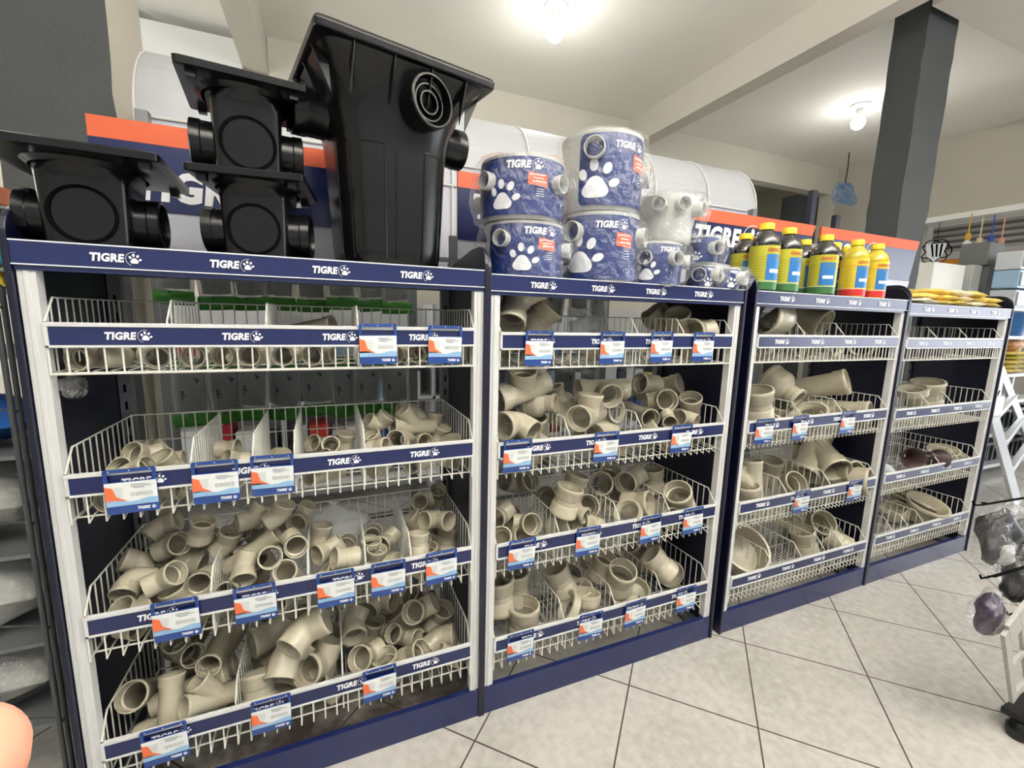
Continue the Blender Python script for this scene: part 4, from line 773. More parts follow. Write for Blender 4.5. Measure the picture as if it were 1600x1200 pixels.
 (0,1,'elbow90',0.04,(0.468,0.07,0.94),(0.27,-0.963,-0.02),(0.928,0.255,0.273),'beige elbow facing the viewer, second elbow from left in second basket, leftmost rack'),
 (0,1,'tee',0.048,(0.599,0.063,0.946),(-0.781,-0.613,0.119),(0.416,-0.368,0.832),'beige tee open end turned left, second tee from the left in second basket, leftmost rack'),
 (0,1,'elbow90',0.048,(0.77,0.07,0.945),(-0.816,-0.578,0.019),(0.3,-0.396,0.868),'beige elbow open end turned left, fourth elbow from the left in second basket, leftmost rack'),
 (0,1,'elbow45',0.048,(0.876,0.07,0.945),(-0.644,-0.753,0.139),(0.743,-0.571,0.349),'beige bend facing the viewer, eighth bend from left in second basket, leftmost rack'),
 (0,1,'elbow45',0.048,(0.977,0.07,0.945),(0.581,-0.814,0.01),(-0.747,-0.528,0.404),'beige bend open end turned right, eleventh bend from the left in second basket, leftmost rack'),
 (0,2,'coupling',0.048,(0.1,0.053,0.574),(0.83,-0.557,0.021),(-0.203,-0.266,0.942),'beige coupling open end turned right, first coupling from the left in third basket, leftmost rack'),
 (0,2,'coupling',0.048,(0.248,0.073,0.575),(0.321,-0.944,0.072),(-0.9,-0.28,0.333),'beige coupling facing the viewer, fourth coupling from left in third basket, leftmost rack'),
 (0,2,'elbow90',0.048,(0.388,0.06,0.572),(-0.659,-0.751,0.048),(-0.693,0.631,0.348),'beige elbow open end turned left, sixth elbow from the left in third basket, leftmost rack'),
 (0,2,'tee',0.048,(0.489,0.073,0.574),(-0.544,-0.834,0.088),(0.803,-0.488,0.341),'beige tee open end turned left, first tee from the left in third basket, leftmost rack'),
 (0,2,'coupling',0.048,(0.636,0.061,0.574),(0.887,-0.461,0.023),(0.347,0.7,0.624),'beige coupling open end turned right, twelfth coupling from the left in third basket, leftmost rack'),
 (0,2,'elbow45',0.048,(0.871,0.053,0.575),(0.719,-0.694,-0.026),(0.662,0.674,0.328),'beige bend open end turned right, 18th bend from the left in third basket, leftmost rack'),
 (0,2,'tee',0.048,(0.976,0.092,0.573),(0.803,-0.595,0.037),(0.594,0.804,0.025),'beige tee open end turned right, second tee from the left in third basket, leftmost rack'),
 (0,3,'tee',0.05,(0.29,0.16,0.212),(0.368,-0.929,0.02),(-0.93,-0.368,0.025),'beige tee facing the viewer, first tee from left in bottom basket, leftmost rack'),
 (0,3,'elbow45',0.07,(0.418,0.182,0.219),(0.063,-0.989,0.135),(0.948,0.102,0.302),'beige bend facing the viewer, fourth bend from left in bottom basket, leftmost rack'),
 (0,3,'elbow90',0.07,(0.582,0.135,0.225),(-0.906,-0.424,-0.007),(-0.381,0.805,0.455),'beige elbow open end turned left, third elbow from the left in bottom basket, leftmost rack'),
 (0,3,'tee',0.06,(0.828,0.166,0.263),(0.701,-0.702,0.125),(-0.594,-0.479,0.646),'beige tee open end turned right, second tee from the left in bottom basket, leftmost rack'),
 (0,3,'elbow45',0.06,(0.981,0.062,0.215),(0.776,-0.622,0.105),(-0.362,-0.302,0.882),'beige bend open end turned right, 15th bend from the left in bottom basket, leftmost rack'),
 (1,0,'coupling',0.075,(1.223,0.09,1.307),(-0.063,-0.994,0.095),(-0.99,0.074,0.117),'beige coupling facing the viewer, first coupling from left in top basket, second rack'),
 (1,0,'ring',0.075,(1.4,0.09,1.306),(-0.042,-0.994,0.105),(-0.994,0.052,0.099),'beige ring facing the viewer, first ring from left in top basket, second rack'),
 (1,0,'coupling',0.075,(1.569,0.09,1.307),(0.018,-0.998,0.062),(-0.988,-0.009,0.151),'beige coupling facing the viewer, third coupling from left in top basket, second rack'),
 (1,0,'ring',0.07,(1.782,0.09,1.304),(0.252,-0.968,-0.01),(0.96,0.248,0.132),'beige ring open end turned right, second ring from the left in top basket, second rack'),
 (1,0,'cap',0.07,(2.015,0.09,1.304),(0.019,-1.0,-0.0),(0.964,0.018,0.265),'beige cap open end turned right, the only cap in top basket, second rack'),
 (1,1,'elbow90',0.075,(1.242,0.086,0.94),(0.728,-0.685,-0.023),(-0.629,-0.681,0.376),'beige elbow open end turned right, second elbow from the left in second basket, second rack'),
 (1,1,'elbow90',0.075,(1.614,0.076,0.935),(0.867,-0.492,0.078),(0.49,0.871,0.041),'beige elbow open end turned right, fourth elbow from the left in second basket, second rack'),
 (1,1,'tee',0.075,(1.821,0.105,0.943),(-0.617,-0.774,0.139),(0.65,-0.403,0.644),'beige tee facing the viewer, fourth tee from left in second basket, second rack'),
 (1,1,'elbow90',0.075,(1.937,0.086,0.938),(-0.726,-0.687,0.036),(0.627,-0.639,0.446),'beige elbow facing the viewer, sixth elbow from left in second basket, second rack'),
 (1,1,'coupling',0.075,(2.057,0.08,0.941),(-0.83,-0.558,0.023),(0.201,-0.259,0.945),'beige coupling facing the viewer, fourth coupling from left in second basket, second rack'),
 (1,2,'elbow45',0.065,(1.296,0.079,0.569),(-0.274,-0.96,0.053),(0.943,-0.257,0.212),'beige bend facing the viewer, third bend from left in third basket, second rack'),
 (1,2,'elbow90',0.08,(1.452,0.174,0.581),(0.905,-0.425,-0.029),(0.422,0.886,0.193),'beige elbow open end turned right, fourth elbow from the left in third basket, second rack'),
 (1,2,'coupling',0.09,(1.96,0.096,0.587),(-0.223,-0.973,0.057),(0.944,-0.201,0.261),'beige coupling facing the viewer, eleventh coupling from left in third basket, second rack'),
 (1,3,'elbow45',0.085,(1.751,0.091,0.224),(0.662,-0.749,-0.033),(-0.749,-0.662,-0.011),'beige bend open end turned right, second bend from the left in bottom basket, second rack'),
 (2,0,'coupling',0.09,(2.43,0.1,1.316),(-0.886,-0.455,0.092),(-0.36,0.797,0.485),'beige coupling facing the viewer, first coupling from left in top basket, third rack'),
 (2,0,'coupling',0.08,(2.718,0.1,1.309),(-0.656,-0.755,0.012),(0.691,-0.594,0.412),'beige coupling facing the viewer, second coupling from left in top basket, third rack'),
 (2,0,'ring',0.09,(2.966,0.1,1.315),(0.0,-1.0,-0.014),(0.973,-0.003,0.23),'beige ring open end turned right, the only ring in top basket, third rack'),
 (2,0,'coupling',0.09,(3.181,0.1,1.316),(-0.914,-0.395,0.096),(-0.354,0.89,0.286),'beige coupling facing the viewer, third coupling from left in top basket, third rack'),
 (2,1,'ring',0.09,(2.371,0.1,0.943),(-0.805,-0.582,0.113),(0.29,-0.22,0.931),'beige ring facing the viewer, first ring from left in second basket, third rack'),
 (2,1,'coupling',0.09,(2.773,0.1,0.943),(-0.227,-0.974,0.02),(-0.944,0.225,0.241),'beige coupling open end turned right, third coupling from the left in second basket, third rack'),
]
for (u, s, k, D, P, A, B, lab) in FITTINGS:
    o = bpy.data.objects.new(FNAME[k], FK[k]); COL.objects.link(o)
    o.matrix_world = Matrix.Translation(P) @ basis(A, B) @ Matrix.Scale(D, 4)
    tag(o, lab, FCAT[FNAME[k]], f'pipe fittings in the {BAS[s]} basket of the {RACK[u]}')
# ------------------------------------------------------------------ black drainage boxes on the leftmost rack
def sq_ring(hw, z, n=4.0, N=48, hd=None):
    hd = hd or hw; out = []
    for k in range(N):
        t = 2*PI*(k+.5)/N; c, s_ = math.cos(t), math.sin(t); e = 2/n
        out.append((hw*math.copysign(abs(c)**e, c), hd*math.copysign(abs(s_)**e, s_), z))
    return out
def port(mb, M, r, L, rings=(), n=32):
    prof = [(r*.9, 0), (r, 0), (r, L*.55), (r*1.04, L*.6), (r*1.04, L*.97), (r*1.0, L), (r*.93, L), (r*.9, L-.01), (r*.88, L*.25), (0, L*.25)]
    mb.lathe(prof, n, M)
    for q in rings: mb.lathe([(r*q, L*.25), (r*q, L*.8), (r*q-.004, L*.8), (r*q-.004, L*.25)], n, M)
ZB = 1.559
t = thing('grease_trap_box', 'tall black plastic drainage box with a square flared top and round ports', 'drainage box', (.800, .14, ZB), (0, 0, math.radians(12.5)))
mb = MB(); mb.loft([sq_ring(.134, 0, 3.0), sq_ring(.143, .012, 3.0), sq_ring(.148, .05, 3.0), sq_ring(.160, .30, 3.1), sq_ring(.164, .345, 3.2), sq_ring(.170, .375, 3.2), sq_ring(.182, .42, 3.4), sq_ring(.205, .475, 5), sq_ring(.226, .505, 10)])
mb.build('tub', M_black, t)
mb = MB(); mb.loft([sq_ring(.232, .500, 40), sq_ring(.238, .502, 40), sq_ring(.240, .518, 40), sq_ring(.236, .527, 40), sq_ring(.2, .528, 40)], smooth=False)
for sx in (-1, 1):
    for q in (-.15, -.05, .05, .15):
        mb.prism([(q-.002, sx*.232, .502), (q-.002, sx*.19, .502), (q-.002, sx*.186, .40)], (.004, 0, 0)); mb.prism([(sx*.232, q-.002, .502), (sx*.19, q-.002, .502), (sx*.186, q-.002, .40)], (0, .004, 0))
mb.build('flared_top', M_black, t, bevel=.002)
def surf(th, z):  # point on tub front
    hw = .148+.012*(z-.05)/.25; e = 2/3.05; c, s_ = math.cos(th), math.sin(th)
    return (hw*1.004*math.copysign(abs(c)**e, c), hw*1.004*math.copysign(abs(s_)**e, s_), z)
mb = MB()
for a0, a1 in ((-1.36, -.92), (-2.22, -1.78), (-2.9, -2.5)):
    path = [surf(math.radians(0)+a0, .02+z*.01) for z in range(30)]+[surf(a0+(a1-a0)*k/6, .315) for k in range(7)]+[surf(a1, .31-z*.01) for z in range(30)]
    mb.tube(path, .0022, 6)
mb.tube([surf(-PI/2-.06, .02+z*.01) for z in range(29)], .0018, 6)
mb.build('raised_ribs', M_black, t)
for nm, az, dist_, z, r, L, rg in (('port', -PI/2+.22, .15, .425, .064, .085, (.72, .46)), ('port', PI, .17, .405, .062, .085, ()), ('port', 0, .17, .405, .058, .085, ())):
    p = MB(); port(p, axis_mat((dist_*math.cos(az), dist_*math.sin(az), z), (math.cos(az), math.sin(az), 0)), r, L, rg); p.build(nm, M_black, t)
def small_box(label, loc, rz, hw, H, P, rh=.059):
    t = thing('drainage_box', label, 'drainage box', loc, (0, 0, rz), group='small black drainage boxes')
    mb = MB(); mb.loft([sq_ring(hw*.93, 0, 7), sq_ring(hw*.95, .01, 7), sq_ring(hw, H-.06, 7), sq_ring(hw*1.05, H-.045, 5), sq_ring(hw*1.12, H-.04, 3), sq_ring(hw*1.16, H-.025, 2.4), sq_ring(hw*1.3, H-.012, 3)]); mb.build('box_body', M_black, t)
    mb = MB(); mb.loft([sq_ring(P-.012, H-.02, 30), sq_ring(P, H-.018, 30), sq_ring(P+.001, H-.003, 30), sq_ring(P-.004, H, 30)], smooth=False)
    mb.loft([sq_ring(hw*1.25, H-.03, 2.2), sq_ring(hw*1.45, H-.016, 2.2)], cap0=False, cap1=False)
    for sx, sy in ((-1, -1), (1, -1), (1, 1), (-1, 1)): mb.box((sx*(P-.03)-.01, sy*(P-.03)-.01, H-.034), (sx*(P-.03)+.01, sy*(P-.03)+.01, H-.016))
    mb.build('square_top', M_black, t, bevel=.0015)
    mb = MB(); Mf = axis_mat((0, -hw*.965, rh+.012), (0, -1, 0)); mb.lathe([(rh, 0), (rh+.004, .001), (rh+.004, .0045), (rh, .0055), (rh-.003, .0045), (rh-.004, -.004), (0, -.004)], 40, Mf); mb.build('dark_hole_disc', M_blackd, t)  # disc coloured near-black for the dark inside an open knock-out hole
    for az in (0, PI):
        p = MB(); port(p, axis_mat((hw*.9*math.cos(az), 0, rh+.012), (math.cos(az), 0, 0)), rh*.95, .055); p.build('port', M_black, t)
    return t
small_box('squat black drainage box at the left end of the leftmost rack', (.120, .085, ZB), math.radians(3), .083, .205, .162)
small_box('lower small black drainage box of the stack of two', (.465, .085, ZB), math.radians(-6), .078, .205, .128)
small_box('upper small black drainage box of the stack of two', (.448, .090, ZB+.205), math.radians(6), .078, .215, .135)

# ------------------------------------------------------------------ boxed floor drains, blue sleeves with a paw, in clear wrap
M_blue = mat('blue_printed_sleeve', (24, 44, 104), .3, spec=.6); M_org = mat('orange_print', (224, 88, 48), .45)
M_grey = mat('grey_white_plastic', (200, 201, 196), .4, var=.04)
def drain_box(label, loc, r, H, sleeve=(-1.5, 1.45), ports=(), pr=.034, text=-.2, paw=(-.4, .12), org=.4, wrap=True, flare=0, z0f=.05):
    """angles are measured around the drum from the side turned to the aisle on the left"""
    vz = -math.atan2(loc[0]-.62, loc[1]+1.32)
    loc = (loc[0], loc[1], loc[2]-.009)
    t = thing('floor_drain_box', label, 'floor drain box', loc, (0, 0, vz), group='wrapped floor drain boxes')
    r0 = r*(1-flare)
    prof = [(0, .002), (r0*.93, 0), (r0*.97, .008), (r0*.965, H*.3), (r*.97, H*.75), (r, H-.02), (r*1.01, H-.018), (r*1.01, H-.002), (r*.96, H), (r*.94, H-.02), (0, H-.03)]
    MB().lathe(prof, 48).build('drum', M_grey, t)
    def cyl(az, z, off=.0035): return ((r+off)*math.sin(az), -(r+off)*math.cos(az), z)
    if sleeve:
        a0, a1 = sleeve; z0, z1 = H*z0f, H*.94; mb = MB(); n = 40; rc = .02
        def zz(a):
            d = min(a-a0, a1-a)*r
            return 0 if d >= rc else rc-math.sqrt(max(0, rc*rc-(rc-d)**2))
        for k in range(n):
            u0, u1 = a0+(a1-a0)*k/n, a0+(a1-a0)*(k+1)/n
            mb.poly([cyl(u0, z0+zz(u0)), cyl(u1, z0+zz(u1)), cyl(u1, z1-zz(u1)), cyl(u0, z1-zz(u0))])
        mb.sm = [True]*len(mb.f); sl = mb.build('printed_sleeve', M_blue, t, sharp=False)
        tm = MB(); lh = .0235*min(1, r/.138)
        tv, tf = LOGO_S
        tm.add([cyl(text+v[0]*lh/r, H*.76+v[2]*lh, .0052) for v in tv], tf)
        pv, pf = PAW_S
        tm.add([cyl(paw[0]+(v[0]-.5)*paw[1]/r, H*.07+v[2]*paw[1], .0052) for v in pv], pf)
        tm.build('lettering', M_print, sl, sharp=False)
        if org is not None:
            om = MB(); zc = H*.52
            for k in range(8): om.poly([cyl(org+k*.058, zc-k*.0007, .005), cyl(org+(k+1)*.058, zc-(k+1)*.0007, .005), cyl(org+(k+1)*.058, zc+H*.19-(k+1)*.0007, .005), cyl(org+k*.058, zc+H*.19-k*.0007, .005)])
            for j, (q0, q1) in enumerate(((.03, .40), (.12, .36), (.10, .42))):
                for k in range(5):
                    b0, b1 = org+q0+(q1-q0)*k/5, org+q0+(q1-q0)*(k+1)/5-.012; zz_ = zc+H*(.14-j*.05)
                    om.poly([cyl(b0, zz_, .0058), cyl(b1, zz_, .0058), cyl(b1, zz_+H*.018, .0058), cyl(b0, zz_+H*.018, .0058)], 1)
            for j in range(4): om.poly([cyl(org+.2, H*(.45-j*.035), .005), cyl(org+.38, H*(.45-j*.035), .005), cyl(org+.38, H*(.458-j*.035), .005), cyl(org+.2, H*(.458-j*.035), .005)], 1)
            om.build('orange_panel', [M_org, M_print], sl, sharp=False)
    for az, zf in ports:
        p = MB(); port(p, axis_mat(((r-.012)*math.sin(az), -(r-.012)*math.cos(az), H*zf), (math.sin(az), -math.cos(az), 0)), pr, .042, n=24); p.build('port', M_grey, t)
    if wrap:
        rg = random.Random(int(r*1e4+H*1e3)); rings = []; N = 90; M_ = 26
        ph = [rg.uniform(0, 6.28) for _ in range(12)]
        def ridge(x): return abs(math.sin(x))**.5
        for i in range(M_+1):
            v = i/M_; z = -.001+(H+.006)*v; R_ = []
            for k in range(N):
                a = 2*PI*k/N
                rr = (r*1.02+.006)+.006*ridge(2.5*a+ph[0]+z*16)+.005*ridge(4*a+ph[1]-z*34)+.003*ridge(9*a+z*55+ph[2])+rg.uniform(-.0007, .0007)
                for q, (az, zf) in enumerate(ports):
                    aa = az-PI/2; dd = math.atan2(math.sin(a-aa), math.cos(a-aa)); rr += .032*math.exp(-(dd/(.5*.13/r))**2-((z-H*zf)/.055)**2)
                if i in (0, M_): rr = r*.85
                R_.append((rr*math.cos(a), rr*math.sin(a), z))
            rings.append(R_)
        MB().loft(rings, cap0=False, cap1=False).build('clear_wrap', M_film, t, sharp=False)
    return t
LOGO_S = sliced(LOGO, .35)
_pm = MB()
for sh in paw_shapes(): _pm.poly([(x, 0, y) for x, y in sh])
PAW_S = sliced(_pm, .06)
drain_box('lower box of the left wrapped stack, blue sleeve with grey drum edge', (1.262, .135, ZB), .134, .182, (-.95, 1.5), ((-.5, .68), (1.35, .55), (-1.7, .45)), .026, .0, (.0, .10), .35)
drain_box('upper box of the left wrapped stack, wide blue sleeve with orange panel', (1.248, .13, ZB+.184), .138, .192, (-1.45, 1.5), ((-.82, .6), (.9, .58), (-1.9, .4)), .027, -.36, (-.42, .105), .12)
drain_box('lower box of the tall wrapped stack, wide blue sleeve and large paw', (1.562, .125, ZB), .138, .24, (-1.05, 1.5), ((-.62, .72), (1.3, .68)), .034, -.1, (-.42, .15), .42)
drain_box('topmost tall wrapped box with grey side and blue sleeve', (1.555, .125, ZB+.242), .142, .255, (-.52, 1.5), ((-.15, .74), (1.4, .5)), .034, .30, (-.08, .145), .80)
drain_box('squat wrapped box with low blue sleeve under the plain white box', (1.782, .09, ZB), .106, .160, (-.8, 1.4), ((-.95, .64), (-.2, .62), (.75, .62), (1.6, .6)), .025, .25, (-.12, .085), None)
drain_box('plain white wrapped box upside down on the squat one', (1.835, .09, ZB+.163), .112, .165, None, ((-1.3, .72), (-.2, .76), (.45, .76), (1.15, .7)), .024, flare=.12)
drain_box('small wrapped box, lower of the little pair', (2.0, .06, ZB), .052, .095, (-1.3, 1.4), ((-.05, .58), (1.2, .6)), .026, .5, (.6, .04), None)
drain_box('small wrapped box, upper of the little pair', (2.0, .06, ZB+.097), .058, .105, (-1.4, 1.4), ((.75, .55),), .026, -.9, (-.3, .04), None)
drain_box('smallest wrapped box at the right end of the second rack', (2.115, .045, ZB), .056, .088, (-1.0, 1.4), ((-.4, .58), (1.2, .55)), .026, .3, (.5, .045), .8)
drain_box('plain white wrapped box at the back, lower of the hidden pair', (1.90, .33, ZB), .095, .17, None, ((-.6, .7),), .03)
drain_box('plain white wrapped box at the back, upper of the hidden pair', (1.90, .33, ZB+.172), .09, .16, None, ((-.3, .7), (.8, .7)), .03)

# ------------------------------------------------------------------ bottles on the third rack
def bottle(label, x, y, kind, sc=1.0, rz=0.0):
    t = thing('chemical_bottle', label, 'bottle', (x, y, ZB-.009), (0, 0, rz), group='yellow capped bottles on the third rack'); t.scale = (sc,)*3
    dark = kind == 'dark'
    Mb = mat('dark_liquid_bottle', (24, 22, 20), .12, spec=.7, coat=.6) if dark else mat('yellow_liquid_bottle', (214, 190, 30), .1, spec=.7, coat=.6, trans=.25)
    My = mat('yellow_green_label', (176, 172, 48), .35) if dark else mat('yellow_label', (208, 184, 50), .35)
    Mg = mat('green_label_band', (52, 104, 54), .35) if dark else mat('red_label_band', (188, 40, 36), .35)
    Mc = mat('yellow_cap', (236, 205, 40), .4); Mbl = mat('blue_label_panel', (38, 106, 168), .35); Mr = mat('red_label_text', (168, 52, 30), .4)
    r = .054
    MB().lathe([(0, 0), (r*.9, 0), (r, .008), (r, .19), (r*.96, .205), (r*.8, .222), (r*.5, .238), (r*.42, .244), (r*.42, .252), (0, .252)], 36).build('bottle_body', Mb, t)
    MB().lathe([(r*.47, .246), (r*.5, .247), (r*.5, .268), (r*.46, .272), (0, .272)], 24).build('cap', Mc, t)
    def cy(a, z, o=.0008): return ((r+o)*math.sin(a), -(r+o)*math.cos(a), z)
    p = MB()
    def patch(a0, a1, z0, z1, mi, o=.0008, n=12):
        for k in range(n):
            b0, b1 = a0+(a1-a0)*k/n, a0+(a1-a0)*(k+1)/n; p.add([cy(b0, z0, o), cy(b1, z0, o), cy(b1, z1, o), cy(b0, z1, o)], [(0, 1, 2, 3)], mi, True)
    patch(-PI, PI, .046, .182, 0, n=36); patch(-PI, PI, .014, .044, 1, n=36); patch(-PI, PI, .044, .046, 4, n=36)
    patch(-.25, .95, .05, .148, 2, .0014, 10); patch(-PI, PI, .150, .1515, 1 if not dark else 0, .0016, 36); patch(.0, .8, .078, .092, 4, .002, 6)
    for j in range(8): patch(-1.05, -.35, .138-j*.011, .1395-j*.011, 3, .0016, 4)
    for k, (a, z) in enumerate(((.2, .135), (.45, .128), (.65, .138))): patch(a, a+.25, z, z+.004, 3, .002, 3)
    lb = p.build('label_wrap', [My, Mg, Mbl, mat('label_small_print', (120, 110, 40), .5), M_print], t, sharp=False)
    vs, fs = text_verts('GENCO', .062, .014, .03, 0); q = MB(); q.add([cy(-.25+v[0]/r, .158+v[1], .002) for v in vs], fs); q.build('lettering', Mr, lb, sharp=False)
    return t
bottle('tall dark bottle, leftmost in the front row', 2.341, 0.055, 'dark', 1.06, -0.45)
bottle('dark bottle second from left in the front row', 2.48, 0.055, 'dark', 1.039, -0.45)
bottle('dark bottle in the middle of the front row, widest label showing', 2.733, 0.058, 'dark', 1.018, -0.95)
bottle('yellow bottle in front, left of the last one', 2.954, 0.055, 'yellow', 1.007, -0.6)
bottle('yellow bottle at the right end of the front row', 3.114, 0.055, 'yellow', 0.986, -0.65)
bottle('dark bottle behind the tall leftmost one', 2.369, 0.18, 'dark', 0.986, -0.65)
bottle('dark bottle behind, between the second and the middle front ones', 2.752, 0.17, 'dark', 1.007, -0.45)
bottle('dark bottle just behind the middle front one', 2.976, 0.175, 'dark', 1.028, -0.45)
bottle('yellow bottle in the second row, left one', 3.114, 0.19, 'yellow', 1.007, -0.5)
bottle('dark bottle farthest back in the middle', 3.055, 0.3, 'dark', 1.007, -0.5)
bottle('low dark bottle squeezed behind the leftmost front one', 2.426, 0.17, 'dark', 0.954, -0.45)

# ------------------------------------------------------------------ yellow packets on the farthest rack
Mpk = mat('yellow_packet_foil', (226, 196, 100), .3, var=.35, scale=14, bump=.4, bscale=30); Mpw = mat('pale_packet_foil', (232, 222, 196), .3, var=.25, scale=18, bump=.4, bscale=30)
def pillow(lx, ly, h, seed, n=12):
    rg = random.Random(seed); mb = MB(); top = []; bot = []
    ph = [rg.uniform(0, 6) for _ in range(4)]
    for j in range(n+1):
        for i in range(n+1):
            x, y = i/n*2-1, j/n*2-1; e = max(0, (1-abs(x)**3))*max(0, (1-abs(y)**3))
            zz = h*.5*e**.6*(1+.25*math.sin(4*x+ph[0])*math.sin(5*y+ph[1])+.12*math.sin(11*x+ph[2]+6*y))
            top.append((x*lx/2*(1-.05*abs(y)), y*ly/2*(1-.05*abs(x)), h*.5+zz)); bot.append((x*lx/2*(1-.05*abs(y)), y*ly/2*(1-.05*abs(x)), h*.5-zz*.9))
    N = n+1; fs = []
    for j in range(n):
        for i in range(n): fs.append((j*N+i, j*N+i+1, (j+1)*N+i+1, (j+1)*N+i))
    mb.add(top, fs, 0, True); mb.add(bot, [f[::-1] for f in fs], 0, True); return mb
k = 0
PKN = ['bottom', 'middle', 'upper']
for lay in range(3):
    for i in range(5 if lay < 2 else 3):
        x = 3.50+i*.165+lay*.04+(.1 if lay == 2 else 0); o = pillow(.175, .24, .040, 100+k).build('food_packet', Mpk if (i+lay) % 3 else Mpw, None, sharp=False)
        o.location = (x, .10+rnd.uniform(-.01, .01), 1.537+lay*.027); o.rotation_euler = (0, rnd.uniform(-.05, .05), rnd.uniform(-.25, .25))
        tag(o, f'{"pale" if not (i+lay)%3 else "yellow"} foil packet, number {i+1} from the left in the {PKN[lay]} layer on the farthest rack', 'packet', 'foil packets on the farthest rack'); k += 1

# ------------------------------------------------------------------ things in the baskets of the far racks and small bags
def crumple_bag(label, cat, loc, sx, sy, sz, m, seed, name='plastic_bag', parent=None, group=None, pinch=True):
    rg = random.Random(seed); rings = []; N = 26; ph = [rg.uniform(0, 6) for _ in range(6)]
    for i in range(15):
        v = i/14; prof = math.sin(PI*min(1, v*.93+.05))**.6; z = v*sz; R_ = []
        if not pinch: prof = (math.sin(PI*v)**.45)*(1+.2*math.sin(9*v+ph[3]))+.02
        if v > .78 and pinch: prof = .22+.16*math.cos((v-.78)*20)
        for k_ in range(N):
            a = 2*PI*k_/N; q = prof*(1+.14*math.sin(2*a+ph[0]+v*6)+.10*math.sin(5*a+ph[1]-v*11)+.06*math.sin(9*a+ph[2]+v*19)+rg.uniform(-.03, .03))
            R_.append((sx/2*q*math.cos(a), sy/2*q*math.sin(a), z))
        rings.append(R_)
    o = MB().loft(rings).build(name, m, parent, sharp=False); o.location = loc
    if not parent: tag(o, label, cat, group)
    return o
crumple_bag('small knotted clear bag hanging under the top left basket', 'bag', (.058, .03, 1.208), .055, .04, .066, M_film, 3)
MB_b = crumple_bag('large clear bag of fittings slumped at the back of the third basket, leftmost rack', 'bag', (.62, .27, .56), .22, .16, .21, M_filmd, 5)
crumple_bag('cloudy plastic bag at the left in the third basket of the farthest rack', 'bag', (3.47, .08, .535), .16, .12, .16, M_filmd, 8)
crumple_bag('clear bag draped at the back left of the top basket, second rack', 'bag', (1.66, .33, 1.27), .18, .1, .2, M_filmd, 9)
def funnel(label, loc, d, s_):
    o = MB().lathe([(.5, 0), (.53, .0), (.5, .05), (.2, .45), (.16, .8), (.12, .8), (.16, .42), (.45, .04)], 28, closed=True).build('drain_funnel', M_brown, None)
    o.matrix_world = Matrix.Translation(loc) @ basis(d, (1, .1, .2)) @ Matrix.Scale(s_, 4)
    tag(o, label, 'funnel', 'brown funnels in the farthest rack')
funnel('dark brown funnel with its round mouth facing the viewer', (3.749, 0.060, 0.667), (.55, .75, -.1), .12)
funnel('dark brown funnel lying sideways over the basket rail', (3.974, 0.040, 0.642), (-.85, .1, .35), .12)
funnel('dark brown part standing at the left, behind the cloudy bag', (3.50, .2, .60), (.1, .1, 1), .09)
for i, (px_, lab) in enumerate((((3.50, .10, 1.30), 'left'), ((3.75, .13, 1.30), 'middle'), ((3.95, .15, 1.30), 'right'))):
    o = MB().lathe([(.05, 0), (.055, 0), (.055, .05), (.06, .05), (.06, .08), (.05, .08)], 24, closed=True).build('drain_ring', M_brown, None); o.location = (px_[0], px_[1], 1.258)
    tag(o, f'dark brown ring in the top basket of the farthest rack, {lab} one', 'ring', 'brown rings in the farthest rack')
# pail and slabs in the bottom basket of the farthest rack
t = thing('oval_pail', 'cream oval plastic pail in the bottom basket of the farthest rack', 'pail', (4.069, 0.110, 0.262), (.35, -.1, 0))
MB().lathe([(0, -.05), (.07, -.05), (.075, -.045), (.1, .06), (.112, .06), (.112, .075), (.1, .075), (.093, .06), (.07, -.035), (0, -.035)], 36).build('pail_wall', M_pvc, t)
for i, (z, rz) in enumerate(((.0, .1), (.02, .16), (.04, .05))):
    o = MB().box((-.13, -.1, 0), (.13, .1, .016)).build('grate_tray', M_pvc, None, bevel=.006); o.location = (4.16, .17, .22+z*1.6); o.rotation_euler = (.25, .35, rz)
    tag(o, f'cream plastic tray, {["lowest","middle","topmost"][i]} of the slanting trays in the farthest rack', 'tray', 'cream trays in the farthest rack')

# ------------------------------------------------------------------ aisle behind the racks, seen through the open backs
# neighbouring wall of hooks with blister bags
rk = thing('hook_rack', 'grey upright hook rack standing behind the leftmost rack', 'rack', (0, 0, 0))
for x in (.01, 1.0, 2.1, 3.2): MB().box((x-.02, .84, 0), (x+.02, .88, 2.15)).build('upright', M_steel, rk)
p = MB()
for z in (1.68, 1.21, .42): p.box((-.02, .83, z), (3.3, .85, z+.02))
p.build('crossbars', M_steel, rk)
# arched translucent hood with wire frame on top of it
hd = thing('arched_hood', 'long pale curved hood with wire frame behind the sign boards', 'hood', (0, 0, 0))
M_hood = mat('pale_hood_sheet', (192, 195, 200), .45)
prof = [(1.25-.30*math.sin(a*PI/2/10)**1, 2.17+.33*math.cos(a*PI/2/10)) for a in range(11)]
p = MB()
x0_, x1_ = -.06, 3.33
for i in range(10):
    (ya, za), (yb, zb_) = prof[i], prof[i+1]; p.add([(x0_, ya, za), (x1_, ya, za), (x1_, yb, zb_), (x0_, yb, zb_)], [(0, 1, 2, 3)], 0, True)
    p.add([(x0_, ya+.008, za+.006), (x1_, ya+.008, za+.006), (x1_, yb+.01, zb_), (x0_, yb+.01, zb_)], [(3, 2, 1, 0)], 0, True)
p.build('curved_sheet', M_hood, hd, sharp=False)
p = MB(); p.box((x0_, .95, 1.62), (x1_, .965, 2.172)); p.build('hood_front_panel', mat('pale_lilac_board', (196, 198, 210), .4), hd)
p = MB()
for x in [x0_+.02]+[x0_+.02+k*.42 for k in range(1, 8)]+[x1_]: p.tube([(x, y-.006, z) for y, z in prof]+[(x, .942, 1.75)], .0055, 6)
